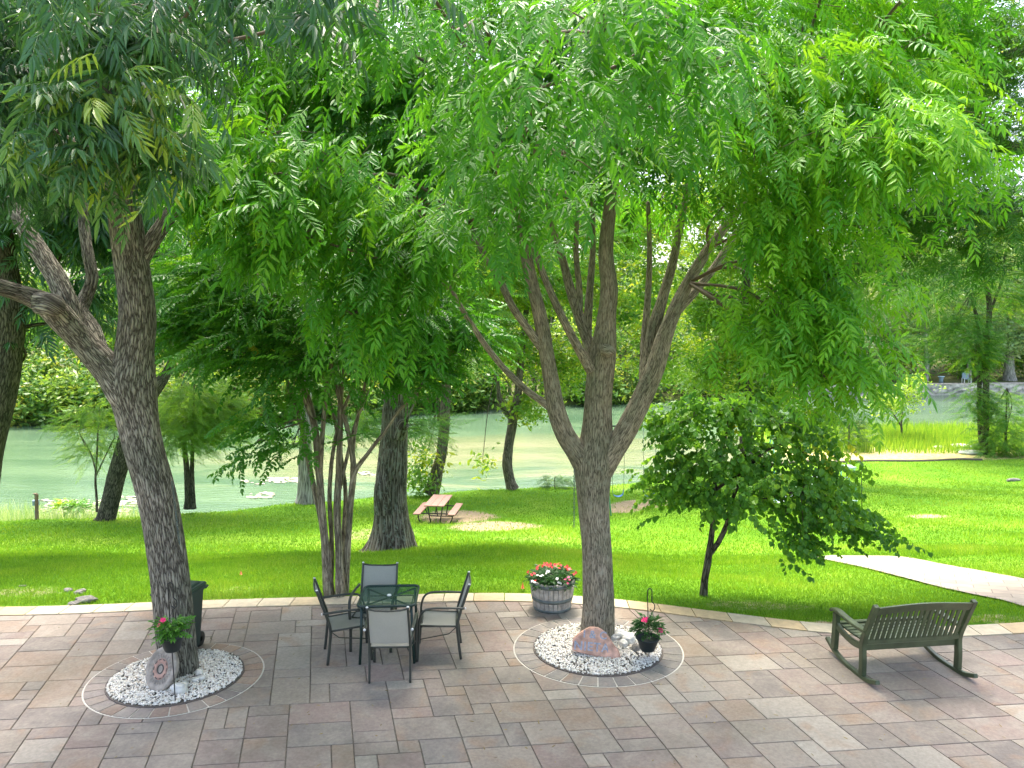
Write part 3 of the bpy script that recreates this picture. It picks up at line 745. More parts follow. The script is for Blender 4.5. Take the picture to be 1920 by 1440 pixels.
W.limb(tr9([(252,500,YB-.1,34),(275,470,YB-.15,32),(300,430,YB-.1,30),(325,395,YB,28),(350,375,YB+.1,26),(385,350,YB+.2,20),(430,290,YB+.5,15)]), seg=20, k=6, rough=.1)
W.limb(tr9([(75,568,YB-.62,44),(100,572,YB-.66,46),(110,578,YB-.6,30)]), seg=16, k=4, rough=.2)
W.build('trunk', M['bark_pecan'], t1)
cr = Crown()
A = TP(225, 200, YB - .6)
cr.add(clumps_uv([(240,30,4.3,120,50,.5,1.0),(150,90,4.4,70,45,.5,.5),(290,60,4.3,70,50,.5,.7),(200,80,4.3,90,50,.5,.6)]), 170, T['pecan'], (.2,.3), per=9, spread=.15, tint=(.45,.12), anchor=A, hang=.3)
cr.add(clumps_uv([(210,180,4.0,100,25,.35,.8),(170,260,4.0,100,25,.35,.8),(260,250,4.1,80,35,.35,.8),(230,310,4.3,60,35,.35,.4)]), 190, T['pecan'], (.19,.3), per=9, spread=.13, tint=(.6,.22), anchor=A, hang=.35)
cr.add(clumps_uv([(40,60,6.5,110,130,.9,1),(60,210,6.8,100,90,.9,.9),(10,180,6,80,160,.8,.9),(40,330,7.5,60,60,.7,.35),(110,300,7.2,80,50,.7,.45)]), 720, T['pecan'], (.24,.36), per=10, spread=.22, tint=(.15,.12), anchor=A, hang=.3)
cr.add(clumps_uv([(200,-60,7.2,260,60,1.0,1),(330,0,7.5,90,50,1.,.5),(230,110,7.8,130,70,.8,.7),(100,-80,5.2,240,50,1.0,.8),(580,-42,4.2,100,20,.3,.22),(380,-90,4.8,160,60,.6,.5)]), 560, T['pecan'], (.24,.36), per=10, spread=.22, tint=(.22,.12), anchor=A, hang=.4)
cr.add([((-3.2, 9.0, 9.3), (3.5, 2.5, 1.3), 1), ((-6.8, 8.5, 8.8), (3.0, 3.2, 1.3), 1.2), ((-5.5, 5.5, 9.6), (3.4, 2.4, 1.0), 1.0), ((-3.0, 4.4, 9.2), (2.6, 2.0, .8), .8), ((-9.5, 9.5, 8.8), (2.5, 2.8, 1.3), .8), ((-6.0, 11.3, 8.6), (3.2, 1.8, 1.3), 1.6), ((-9.0, 12.0, 8.4), (2.6, 2.0, 1.3), .8)], 3300, T['pecan'], (.28,.42), per=10, spread=.25, tint=(.2,.12), anchor=A, hang=.3)  # overhead clumps, nearly all unseen, added to shade the left of the patio
cr.build(M['pecan_leaf'], t1)
cr.twigs(t1, M['bark_twig'], lambda c: np.array(TP(225, 120, YB - .6)), .8, .005, .02)
W = Wood()
W.limb([(*TP(u, v, 4.0), .006 * s) for u, v, s in [(289,0,1),(292,30,1),(295,60,.8)]], seg=6, k=3, rough=0)
W.build('dry_twig', M['twig_pale'], t1); W = Wood()
W.limb([(*TP(u, v, 3.9), .009 * s) for u, v, s in [(267,155,.8),(278,180,1),(286,205,1.1),(284,225,1),(272,238,.8),(258,243,.4)]], seg=6, k=4, rough=0)
W.build('dry_twig', M['twig_pale'], t1); W = Wood()
W.limb([(*TP(u, v, 4.0), .005 * s) for u, v, s in [(336,178,1),(348,205,1),(354,230,1),(350,248,.8),(343,257,.4)]], seg=5, k=4, rough=0)
W.build('dry_twig', M['twig_pale'], t1)

# ---- ash on the right
b = G(1120, 1196); b.z = 0
t2 = tree('ash_tree', b, 'large three limbed tree with bright feathery leaves standing in the right gravel ring', 'tree')
YB = b.y; W = Wood()
W.limb(trace([(1121,1235,YB,70),(1120,1196,YB,66),(1122,1120,YB,60),(1118,1020,YB,56),(1114,950,YB,58),(1112,905,YB,64),(1113,865,YB,74),(1118,820,YB,62),(1121,760,YB,52),(1126,700,YB,50),(1132,650,YB,46),(1138,590,YB-.05,34),(1142,540,YB-.1,32),(1136,480,YB-.15,28),(1140,420,YB-.2,25),(1150,340,YB-.3,22),(1165,240,YB-.4,18),(1170,120,YB-.5,14),(1175,0,YB-.6,9)]), seg=40, k=8, rough=.08)
W.limb(trace([(1108,890,YB,50),(1082,848,YB-.05,42),(1060,815,YB-.1,37),(1043,770,YB-.15,34),(1034,720,YB-.15,31),(1024,660,YB-.2,28),(1014,600,YB-.25,26),(1000,540,YB-.3,23),(985,470,YB-.35,22),(975,400,YB-.4,18),(950,300,YB-.5,14),(930,180,YB-.7,10)]), seg=28, k=7, rough=.08)
W.limb(trace([(1120,890,YB,50),(1150,845,YB-.05,44),(1178,800,YB-.1,40),(1205,745,YB-.1,38),(1228,690,YB-.1,36),(1243,640,YB-.05,32),(1262,590,YB,27),(1290,530,YB+.1,22),(1330,465,YB+.2,19),(1375,405,YB+.3,17),(1420,340,YB+.3,14),(1480,260,YB+.2,10)]), seg=28, k=7, rough=.08)
W.limb(trace([(1240,650,YB,22),(1256,600,YB+.2,20),(1300,550,YB+.35,16),(1340,500,YB+.45,14),(1385,430,YB+.6,12),(1450,350,YB+.7,9)]), seg=16, k=5)
W.limb(trace([(1212,735,YB,26),(1218,680,YB+.2,28),(1225,620,YB+.25,25),(1242,560,YB+.3,20),(1262,490,YB+.35,16),(1280,400,YB+.4,13),(1300,300,YB+.5,9)]), seg=18, k=5)
W.limb(trace([(1206,740,YB+.1,18),(1208,650,YB+.35,16),(1214,570,YB+.5,13),(1218,480,YB+.6,10),(1215,380,YB+.6,8)]), seg=12, k=5)
W.limb(trace([(1112,700,YB+.05,22),(1105,650,YB+.25,22),(1085,590,YB+.35,20),(1070,545,YB+.4,18),(1056,490,YB+.45,14),(1040,440,YB+.5,12),(1020,340,YB+.6,9)]), seg=16, k=5)
W.limb(trace([(1100,640,YB+.3,18),(1104,570,YB+.4,15),(1108,520,YB+.5,13),(1112,450,YB+.6,10),(1110,350,YB+.7,8)]), seg=12, k=5)
W.limb(trace([(1085,590,YB+.3,16),(1086,540,YB+.4,12),(1080,470,YB+.4,10),(1084,380,YB+.4,8)]), seg=12, k=5)
W.limb(trace([(1108,695,YB-.1,20),(1080,645,YB-.2,17),(1052,590,YB-.3,15),(1025,530,YB-.4,13),(1003,470,YB-.5,11),(985,420,YB-.6,9)]), seg=14, k=5)
W.limb(trace([(1015,650,YB-.2,20),(985,610,YB-.3,15),(958,570,YB-.35,14),(935,520,YB-.4,13),(912,485,YB-.5,12),(880,420,YB-.6,9),(840,340,YB-.8,7)]), seg=14, k=5)
W.limb(trace([(1046,775,YB-.1,20),(1020,755,YB-.15,14),(985,730,YB-.2,13),(940,685,YB-.25,12),(905,640,YB-.3,11),(870,585,YB-.4,10),(845,540,YB-.5,7)]), seg=14, k=5)
W.limb(trace([(1132,655,YB-.25,22),(1146,660,YB-.3,20),(1151,664,YB-.31,10)]), seg=14, k=4)
W.build('trunk', M['bark_ash'], t2)
cr = Crown(); A = np.array(TP(1130, 500, YB))
near = [(480,330,6.6,110,80,.6,.9),(400,350,6.7,70,50,.5,.35),(560,440,6.8,110,60,.7,.8),(640,340,7.2,100,90,.7,.8),(500,250,7.4,130,60,.8,.7),(690,530,7.2,90,50,.6,.55),(720,600,7.3,90,26,.5,.25),(660,590,7.0,55,26,.4,.15),
        (800,420,7.2,120,80,.8,.9),(880,460,7.6,50,40,.7,.12),(760,500,7.6,100,60,.7,.5)]
top = [(700,40,4.9,140,50,.5,.35),(850,60,5.0,120,50,.5,.35),(1010,170,4.6,100,35,.4,.3),(1130,60,4.6,150,60,.5,.5),(1250,50,4.8,120,60,.5,.45),(1040,290,5.2,150,50,.6,.35),(930,390,5.4,100,30,.5,.2),(1060,370,5.6,60,35,.5,.1),(1300,180,5.6,90,80,.6,.4),(900,250,6.0,160,80,.8,.5),(1180,200,5.4,120,80,.6,.4)]
mid = [(620,130,9.0,220,110,1.2,1),(800,230,9.2,220,110,1.2,1.1),(1000,120,8.6,260,120,1.3,1.2),(1000,270,8.6,200,90,1.0,.7),(780,330,8.6,150,90,1,.6),(560,300,9.4,170,100,1.,.6),(1180,300,8.4,120,70,.8,.25),(1240,130,8.6,200,110,1.2,1),(450,180,9.4,130,110,1.0,.5)]
right = [(1480,130,7.6,200,90,1.1,1.0),(1640,150,7.6,170,90,1.0,.9),(1600,260,6.8,190,75,.8,.85),(1720,230,7.0,130,60,.7,.4),(1420,260,7.6,130,100,1,.7),(1370,370,8.0,110,55,.9,.28),(1500,430,7.8,150,70,.9,.7),(1560,520,7.6,110,70,.7,.5),(1470,560,7.7,90,80,.7,.45),(1520,595,7.4,120,50,.6,.5),(1560,650,7.2,90,36,.5,.32),(1450,630,7.6,70,40,.5,.2),(1545,705,7.1,45,24,.3,.1),(1240,370,9.6,100,50,.8,.12),(1780,330,7.2,60,60,.5,.12),(1660,40,8.4,160,70,1.0,.5)]
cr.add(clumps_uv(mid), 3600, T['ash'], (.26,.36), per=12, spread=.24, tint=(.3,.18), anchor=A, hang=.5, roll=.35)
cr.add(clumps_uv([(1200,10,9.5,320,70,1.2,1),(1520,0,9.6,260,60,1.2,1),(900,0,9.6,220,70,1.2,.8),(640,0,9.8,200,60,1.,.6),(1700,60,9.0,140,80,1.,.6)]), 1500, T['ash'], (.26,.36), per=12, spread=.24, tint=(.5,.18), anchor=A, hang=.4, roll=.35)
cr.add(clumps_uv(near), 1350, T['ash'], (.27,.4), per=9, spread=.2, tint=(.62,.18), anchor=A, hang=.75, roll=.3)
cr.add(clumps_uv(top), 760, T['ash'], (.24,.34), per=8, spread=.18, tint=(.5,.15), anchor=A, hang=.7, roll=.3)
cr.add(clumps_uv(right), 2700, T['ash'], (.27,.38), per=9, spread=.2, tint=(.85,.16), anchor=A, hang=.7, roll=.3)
cr.add([((0, 8.6, 8.6), (4.2, 3.4, 1.3), 1), ((4, 8.6, 8.4), (2.6, 3.0, 1.2), .7), ((1, 11.5, 6.9), (3.8, 1.4, 1.4), .7), ((1.2, 5.2, 8.9), (3.6, 2.2, .8), .8), ((6.0, 8.2, 9.6), (2.6, 3.2, 1.0), .8), ((5.0, 4.6, 9.3), (2.6, 2.2, .8), .6)], 3600, T['ash'], (.26,.34), per=12, spread=.25, tint=(.4,.15), anchor=A, hang=.15)  # includes unseen clumps high over the patio, added to keep it in shade
cr.build(M['ash_leaf'], t2)
srcs = [TP(1330,465,YB+.2), TP(1375,405,YB+.3), TP(1420,340,YB+.3), TP(1385,430,YB+.6), TP(1218,480,YB+.6), TP(1242,560,YB+.3), TP(1040,440,YB+.5), TP(1140,420,YB-.2), TP(950,300,YB-.5), TP(1170,120,YB-.5), TP(975,400,YB-.4), TP(912,485,YB-.5), TP(1150,340,YB-.3), TP(1280,400,YB+.4), TP(930,180,YB-.7), TP(880,420,YB-.6), TP(845,540,YB-.5), TP(1480,260,YB+.2), TP(1165,240,YB-.4), TP(1290,530,YB+.1), TP(1300,300,YB+.5), TP(1110,350,YB+.7), TP(985,420,YB-.6)]
cr.twigs(t2, M['bark_twig'], srcs, .55, .005, .022)

# ---- crape myrtle clump
b = OG(628, 1117)
t3 = tree('crape_myrtle', b, 'multi stemmed smooth barked small tree with dark leaves just beyond the patio table', 'tree')
YB = b.y; W = Wood()
for st in [[(618,1120,0,26),(612,1040,0,19),(604,960,0,17),(598,880,.1,17),(590,800,.1,16),(575,740,.1,14),(552,680,0,12),(530,600,-.1,9),(500,520,-.2,6)],
           [(612,1110,.1,16),(606,1000,.15,14),(590,920,.2,12),(575,850,.25,11),(560,780,.3,9),(540,720,.3,8),(520,640,.3,6)],
           [(638,1120,-.05,24),(636,1040,0,18),(632,960,0,17),(635,890,.1,15),(638,800,.1,13),(640,720,.1,12),(655,630,.1,9),(670,540,.2,6)],
           [(646,1118,.1,20),(652,1020,.1,15),(658,940,.1,14),(663,880,.1,14),(655,820,.1,11),(640,760,.1,10),(622,690,.1,9),(615,600,.1,7),(600,500,.1,5)],
           [(655,960,.05,14),(664,890,.05,12),(690,850,.05,9),(722,808,.05,8),(748,770,.1,8),(785,730,.1,7),(810,690,.2,5)],
           [(600,900,.1,12),(604,820,.0,11),(612,740,0,10),(622,660,-.1,8),(615,560,-.2,6)],
           [(660,900,.2,10),(664,820,.3,9),(680,740,.3,8),(700,660,.4,6),(715,580,.4,4)],
           [(640,1115,.2,12),(643,1020,.25,11),(648,930,.3,10),(640,860,.35,9),(628,790,.4,8),(610,720,.4,6),(585,640,.4,5)],
           [(620,1118,.15,12),(622,1020,.2,11),(618,930,.2,10),(624,850,.2,9),(640,780,.1,8),(672,700,0,6),(700,640,0,4)],
           [(634,930,.1,9),(650,860,.2,8),(668,790,.3,7),(700,720,.3,5),(740,660,.3,4)],
           [(590,800,.1,10),(566,735,-.1,9),(550,690,-.3,7),(520,660,-.4,5)]]:
    W.limb(trace([(u, v, YB + d, w * .82) for u, v, d, w in st]), seg=14, k=5, rough=.08)
W.build('trunk', M['bark_myrtle'], t3)
cr = Crown(); A = np.array(TP(620, 800, YB))
cr.add(clumps_uv([(450,520,YB,120,90,1,1),(380,600,YB+.3,90,70,.9,.7),(530,600,YB-.3,110,80,1,1),(450,660,YB-.2,90,40,.8,.45),(600,660,YB-.5,70,45,.7,.4),(700,630,YB,110,50,1,.7),(800,600,YB+.4,110,55,1,.7),(640,560,YB+.4,130,80,1,.9),(550,735,YB-.2,50,28,.5,.15),(770,695,YB,80,28,.6,.28),(850,660,YB+.4,60,34,.6,.22),(350,500,YB+.8,100,60,1,.4),(700,490,YB+.8,170,70,1,.7),(480,830,YB-.4,30,12,.2,.06),(550,835,YB-.5,35,14,.2,.08),(520,800,YB-.5,40,16,.2,.08)]), 2600, T['myrtle'], (.36,.58), per=9, spread=.2, tint=(.35,.22), anchor=A, hang=.1)
cr.build(M['myrtle_leaf'], t3)
cr.twigs(t3, M['bark_myrtle'], [TP(500,520,YB),TP(520,640,YB),TP(670,540,YB),TP(810,690,YB),TP(615,600,YB),TP(700,660,YB),TP(552,680,YB),TP(575,790,YB)], .6, .005, .014)

# ---- redbud
b = OG(1320, 1117)
t4 = tree('redbud_tree', b, 'small round leaved tree with thin forked trunk on the lawn behind the right hook', 'tree')
YB = b.y; W = Wood()
W.limb(trace([(1319,1122,YB,17),(1321,1090,YB,14),(1326,1060,YB,14),(1332,1020,YB,12),(1336,985,YB,10),(1337,940,YB,9),(1345,880,YB,8),(1360,820,YB,6),(1370,770,YB,4)]), seg=12, k=5)
W.limb(trace([(1329,1040,YB,12),(1345,1020,YB,10),(1358,995,YB,10),(1368,975,YB-.05,9),(1395,945,YB-.1,7),(1440,935,YB-.2,6),(1500,920,YB-.3,4)]), seg=10, k=5)
W.limb(trace([(1362,985,YB,8),(1372,940,YB,7),(1395,890,YB,6),(1430,850,YB,5),(1470,830,YB,3)]), seg=10, k=5)
W.limb(trace([(1340,920,YB,8),(1368,900,YB,6),(1410,880,YB,4),(1450,870,YB,3)]), seg=8, k=4)
W.build('trunk', M['bark_dark'], t4)
cr = Crown(); A = np.array(TP(1370, 880, YB))
cr.add(clumps_uv([(1290,790,YB,75,45,.6,.8),(1380,770,YB+.1,100,40,.7,.9),(1460,790,YB,90,45,.7,.8),(1300,860,YB,75,60,.7,1),(1400,860,YB,100,60,.8,1.1),(1500,850,YB,70,50,.6,.7),(1310,912,YB-.1,60,36,.5,.5),(1420,930,YB-.1,80,36,.6,.55),(1520,930,YB-.2,80,50,.6,.9),(1590,980,YB-.3,60,26,.35,.35),(1500,1010,YB-.3,40,40,.3,.3),(1540,1010,YB-.3,28,22,.25,.12),(1645,1000,YB-.4,36,12,.2,.1),(1555,870,YB,40,30,.4,.2),(1240,900,YB,30,30,.3,.2),(1470,970,YB-.2,60,28,.4,.25)]), 1080, T['redbud'], (.2,.33), per=6, spread=.15, tint=(.4,.22), anchor=A, hang=.15)
cr.build(M['redbud_leaf'], t4)
cr.twigs(t4, M['bark_dark'], [TP(1370,770,YB),TP(1500,920,YB-.3),TP(1470,830,YB),TP(1450,870,YB),TP(1345,880,YB)], .7, .004, .01)

# ---- river side trees
def rtree(name, base_uv, label, limbs, bark, clumps, n, var, size, leafm, tint=(.5,.2), per=9, spread=.35, cat='tree', group=None, seg=18, hang=.1, lobes=0, twigs=True, Y=None, tw=.03, extra=None):
    if Y == 'crest': b = CB(base_uv[0]); Y = b.y
    elif Y is not None: b = TP(base_uv[0], base_uv[1], Y)
    else: b = OG(*base_uv)
    YB = b.y
    t = tree(name, b, label, cat, group); W = Wood()
    for i, l in enumerate(limbs):
        W.limb(trace([(u, v, YB + d, w) for u, v, d, w in l]), seg=seg if i == 0 else max(8, seg - 6), k=5, rough=.12, lobes=lobes if i == 0 else 0)
    W.build('trunk', bark, t)
    cr = Crown(); tops = [TP(l[-1][0], l[-1][1], YB + l[-1][2]) for l in limbs]
    cl = clumps_uv([(u, v, YB + d, ru, rv, ry, w) for u, v, d, ru, rv, ry, w in clumps])
    if extra: cl += extra
    cr.add(cl, n, var, size, per=per, spread=spread, tint=tint, anchor=np.array(tops[0]), hang=hang)
    cr.build(leafm, t)
    if twigs: cr.twigs(t, bark, tops, .35, tw * .3, tw)
    return t
rtree('bald_cypress', (735, 1030), 'massive buttressed grey trunk on the lawn behind the patio table', [
    [(734,1042,0,118),(735,1030,0,100),(736,1005,0,80),(735,970,0,66),(733,930,0,62),(736,880,0,58),(740,820,0,50),(742,760,0,46),(745,680,0,42),(750,560,0,36),(760,420,0,28),(770,280,0,18)],
    [(748,820,-.3,24),(757,795,-.4,22),(762,792,-.42,10)],[(722,960,-.2,40),(718,915,-.25,34),(716,885,-.2,14)],
    [(745,1000,.1,60),(762,1012,.2,40),(772,1022,.2,18)]],
    M['bark_cyp'], [(760,300,0,300,150,3,1),(600,430,0,220,120,2.5,.6),(950,420,0,220,130,2.5,.6),(760,90,0,360,120,3,.8),(870,600,-.5,100,45,1.2,.16),(720,530,0,140,60,1.5,.25)], 4200, T['feather'], (.5,.85), M['darkcy_leaf'], (.45,.2), seg=36, lobes=.16)
rtree('leaning_tree', (198, 976), 'dark leaning trunk on the left lawn behind the big foreground tree', [
    [(195,982,0,40),(200,970,0,34),(212,920,0,32),(228,860,0,32),(245,800,0,30),(265,760,0,28),(290,730,0,26),(312,700,.2,18),(340,640,.5,12)],
    [(278,745,0,18),(285,700,0,14),(280,640,0,10)]], M['bark_dark'],
    [(330,540,.5,120,80,3,.7),(200,430,1,160,100,3,.8),(330,400,0,160,100,3,1),(250,250,1,260,130,3.5,1.2),(110,600,1,70,35,2,.2)], 3000, T['far'], (.5,.75), M['river_leaf'], (.55,.2))
rtree('sapling', (181, 952), 'slender sapling with light fan shaped leaves near the left shore', [
    [(182,960,0,5),(181,930,0,4.5),(179,900,0,4),(182,850,0,3.5),(184,800,0,2.5)],[(181,890,0,3),(170,850,0,2.5),(150,815,0,2)],[(181,890,0,3),(200,850,0,2.5),(215,820,0,2)]],
    M['bark_mid'], [(185,770,0,45,22,.9,.7),(150,800,0,38,18,.7,.5),(215,800,0,32,22,.7,.5),(180,830,0,50,22,.8,.6),(170,858,0,24,8,.4,.12)], 420, T['feather'], (.45,.7), M['lime_leaf'], (.35,.25), per=6, spread=.22, tw=.012, Y='crest')
rtree('young_cypress', (355, 948), 'young twin stemmed cypress with soft feathery crown by the left water', [
    [(351,954,0,14),(352,930,0,11),(350,880,0,10),(345,830,0,8),(342,790,0,5)],[(362,954,.1,13),(361,930,.1,10),(360,880,.1,8),(362,800,.1,6),(364,720,.1,3)]],
    M['bark_dark'], [(360,735,0,50,30,1.1,.5),(350,780,0,75,32,1.5,.9),(400,800,0,62,26,1.3,.7),(340,825,0,60,22,1.2,.6),(420,760,0,45,28,1.,.4),(310,790,0,35,30,.8,.3)], 1500, T['feather'], (.55,.85), M['lime_leaf'], (.35,.15), per=8, spread=.28, tw=.015, Y='crest')
rtree('pale_cypress', (575, 936), 'smooth pale cone shaped trunk standing at the water edge behind the thin stems', [
    [(575,948,0,46),(575,930,0,37),(574,900,0,29),(573,870,0,25),(573,830,0,22),(574,770,0,20),(576,700,0,18),(580,560,0,14),(580,400,0,9)]],
    M['bark_pale'], [(580,350,0,200,110,3.5,1),(520,180,0,240,130,4,1),(600,520,0,150,60,2.5,.4),(690,790,-1,45,18,1,.12),(760,800,-1,60,22,1.2,.16),(560,820,0,30,12,.7,.04)], 2700, T['feather'], (.7,1.1), M['cypress_leaf'], (.5,.2), seg=24, lobes=.12, Y='crest')
rtree('riverbank_tree', (815, 918), 'mottled trunk leaning right at the water behind the picnic table', [
    [(808,926,0,32),(813,912,0,27),(820,880,0,22),(828,850,0,20),(833,800,0,20),(836,750,0,19),(838,700,0,17),(842,600,0,14),(850,450,0,10)],
    [(822,790,.2,6),(821,730,.3,6)]], M['bark_mid'],
    [(850,420,0,230,120,4,1),(900,250,0,260,130,4,1),(830,600,0,130,60,2.5,.5),(800,680,0,70,35,2,.15),(790,850,-.2,10,16,.4,.02),(785,892,-.3,13,22,.5,.04)], 2600, T['far'], (.55,.85), M['river_leaf'], (.5,.2), Y='crest')
rtree('forked_tree', (958, 910), 'curved forked trunk at the water edge in the middle of the lawn crest', [
    [(962,918,0,24),(957,905,0,20),(951,870,0,19),(954,835,0,18),(960,800,0,18),(962,780,0,17),(970,745,0,15),(975,700,0,13),(985,600,.3,10),(1000,480,.5,7)],
    [(958,785,0,11),(946,770,0,9),(938,752,0,9),(935,735,0,8),(930,690,0,6)]], M['bark_mid'],
    [(1000,560,1,130,70,2.5,.6),(1040,450,1,220,110,4,1),(1150,300,1,260,140,4,1.1),(1250,60,1,320,130,4,1.3),(1190,410,1,150,70,3,.6),(1050,690,.5,90,45,2,.3),(950,640,.5,90,45,2,.3),(975,765,0,40,18,1,.1),(905,860,.2,8,16,.4,.015),(1190,560,1,140,90,3,.5),(1240,680,2,80,60,2,.25)], 4700, T['far'], (.55,.8), M['river_leaf'], (.68,.22), Y='crest')
rtree('shore_tree', (20, 1000), 'thick dark trunk cut off by the left edge behind the leaning limb', [
    [(-52,920,0,84),(-30,840,0,66),(-8,760,0,60),(6,700,0,56),(14,650,0,52),(18,600,0,56),(16,570,0,60),(10,520,0,50),(0,430,0,40),(-10,300,0,30),(0,100,0,20)],
    [(30,620,0,14),(60,610,.2,7),(95,605,.3,6),(110,590,.4,3)],[(34,640,0,7),(48,665,.2,5),(30,690,.4,3)]], M['bark_dark'],
    [(50,300,0,170,140,2,1),(20,80,0,240,140,2.5,1),(100,570,.5,60,28,1,.15),(150,420,.5,140,80,2,.5)], 1700, T['pecan'], (.5,.8), M['pecan_leaf'], (.35,.2), Y=16.0, hang=.3)
rtree('twin_trunk_tree', (1845, 852), 'tall thin twin trunked tree with ivy beside the right hand shoreline', [
    [(1847,858,0,14),(1846,840,0,12),(1848,780,0,11),(1849,700,0,11),(1851,640,0,10),(1855,580,0,9),(1850,540,0,8),(1838,500,0,6),(1815,450,0,4)],
    [(1842,856,.2,10),(1838,800,.2,9),(1836,740,.2,8),(1838,680,.3,8),(1835,620,.3,6),(1820,550,.3,4)],
    [(1854,590,0,7),(1866,560,.2,5),(1880,520,.2,4),(1885,470,.2,3)]], M['bark_dark'],
    [(1830,660,0,20,110,.8,.5),(1800,600,0,50,40,1.5,.3),(1760,640,0,50,45,1.5,.25),(1832,760,0,14,45,.5,.2),(1800,520,0,110,50,3,.5),(1860,420,0,130,80,3.5,.8),(1740,560,0,60,40,2,.2),(1900,560,0,60,50,2,.3)], 2600, T['feather'], (.7,1.2), M['darkcy_leaf'], (.55,.2), spread=.4)
rtree('shrub_tree', (1592, 832), 'small blue green feathery sapling behind the climbing frame', [[(1592,838,0,3),(1592,800,0,2.5),(1590,775,0,2)]], M['bark_mid'],
    [(1590,772,0,14,16,.6,.6),(1593,800,0,24,18,.8,1),(1600,822,0,26,10,.8,.4)], 330, T['feather'], (.6,.9), M['pecan_leaf'], (.5,.15), Y=46.5, per=6, spread=.25, twigs=False)
rtree('lime_sapling', (1692, 815), 'thin lime green sapling in the marsh grass against the river', [[(1692,826,0,4),(1690,790,0,3.5),(1694,750,0,3),(1705,720,0,2)],[(1690,800,0,3),(1672,770,0,2.5),(1655,740,0,2)]], M['twig_pale'] if False else M['bark_mid'],
    [(1708,725,0,26,18,1,.7),(1665,765,0,30,16,1,.5),(1695,755,0,40,16,1.2,.5),(1655,745,0,22,14,.8,.3)], 230, T['far'], (.45,.7), M['lime_leaf'], (.75,.2), Y=50, per=5, spread=.35)
rtree('marsh_cypress', (1886, 835), 'young conical cypress near the right edge beside the twin trunks', [[(1886,850,0,5),(1886,800,0,4),(1888,750,0,2.5),(1888,728,0,2)]], M['bark_dark'],
    [(1888,748,0,16,14,.6,.3),(1886,780,0,32,16,1,.7),(1884,812,0,44,16,1.4,1),(1880,842,0,52,14,1.5,1),(1850,830,0,24,18,.8,.3)], 700, T['feather'], (.7,1.1), M['cypress_leaf'], (.65,.2), Y=44.5, per=7, spread=.3)
rtree('overhanging_cypress', (2250, 1000), 'dark limbed cypress boughs reaching in from the right edge high above the bench', [
    [(2280,1010,0,120),(2260,800,0,100),(2240,560,0,90),(2220,300,0,80),(2200,50,0,60),(2200,-200,0,40)],
    [(2230,420,0,50),(2080,330,-.3,30),(1940,285,-.6,22),(1800,268,-.8,18),(1650,262,-1,13),(1540,268,-1.1,9),(1440,300,-1.2,5)],
    [(2220,180,0,44),(2080,90,-.3,26),(1920,95,-.6,18),(1800,150,-.8,13),(1700,240,-1,8),(1640,300,-1,5)],
    [(2210,50,0,40),(2050,-60,-.5,22),(1900,-30,-.8,13),(1780,60,-1,9),(1700,130,-1.1,5)],
    [(2235,480,0,36),(2060,420,-.3,20),(1900,400,-.5,12),(1750,420,-.7,8),(1650,460,-.8,5)]], M['bark_dark'],
    [(1850,90,-.8,130,90,1.5,.7),(1880,260,-.8,110,80,1.5,.45),(1700,380,-1,190,60,1.5,.8),(1860,400,-.6,130,55,1.5,.6),(1600,350,-1.2,120,60,1.2,.4),(1480,330,-1.2,90,50,1.2,.25),(1650,480,-.8,130,35,1.2,.3),(1780,0,-1,170,70,1.5,.5),(1830,480,-.6,90,35,1,.2)], 2300, T['feather'], (.55,.9), M['darkcy_leaf'], (.4,.25), Y=13.0, spread=.3, hang=.1, tw=.02, seg=24,
    extra=[(np.array([9.5, 13, 9]), np.array([3., 3, 2]), .5)])
rtree('lawn_cypress', (1350, 900), 'tall leafy tree behind the redbud filling the gap right of the three limbed tree', [
    [(1405,905,0,30),(1400,860,0,26),(1398,760,0,24),(1395,640,0,20),(1400,500,0,14),(1400,350,0,9)]], M['bark_dark'],
    [(1400,640,0,120,80,2.5,.8),(1330,700,0,90,50,2,.4),(1430,480,0,180,110,3.5,1),(1420,300,0,240,120,4,1),(1560,80,0,280,130,4,1.2),(1600,250,0,160,90,3,.6),(1850,150,1,130,110,4,.6),(1350,380,0,150,70,3,.5),(1440,740,0,70,30,1.5,.25),(1320,560,0,120,70,2.5,.5)], 4800, T['far'], (.55,.85), M['river_leaf'], (.6,.2), Y=38)

# ---- far bank
FB = [(1735, 722, 86, 'silver green riverside tree with a pale trunk behind the stone wall', [(1735,730,0,10),(1738,690,0,8),(1735,640,0,7),(1725,540,0,5)], [(1700,560,0,90,70,4,1),(1760,480,0,100,70,4,1),(1690,440,0,80,60,4,.7),(1660,620,0,60,50,3,.5)]),
      (1840, 722, 87, 'silver green riverside tree behind the far stool and garden chair', [(1818,728,0,9),(1816,660,0,7),(1815,560,0,5)], [(1800,600,0,70,60,4,.8),(1860,520,0,90,70,4,1),(1830,640,0,60,36,3,.5)]),
      (1905, 722, 88, 'silver green riverside tree with spreading buttress roots above the far wall', [(1894,727,0,34),(1893,705,0,22),(1892,680,0,16),(1895,560,0,10)], [(1900,620,0,70,50,4,.8),(1930,500,0,110,90,4,1.1),(1890,440,0,90,60,4,.6)]),
      (1560, 740, 84, 'silver green tree at the far water edge left of the stone wall', [(1565,745,0,10),(1566,690,0,8),(1565,560,0,6)], [(1560,640,0,70,60,4,.8),(1600,560,0,90,70,4,1),(1540,500,0,100,80,4,.8),(1620,700,0,40,30,2,.3)])]
for u, v, Yd, lb, tr, cl in FB:
    rtree('far_tree', (u, v), lb, [tr], M['bark_pale'], cl, 1500, T['far'], (.9,1.5), M['silver_leaf'], (.45,.22), per=8, spread=.7, group='silver green trees on the far right bank', seg=10, Y=Yd, twigs=True, tw=.06)
cr = Crown(); 
wl = []
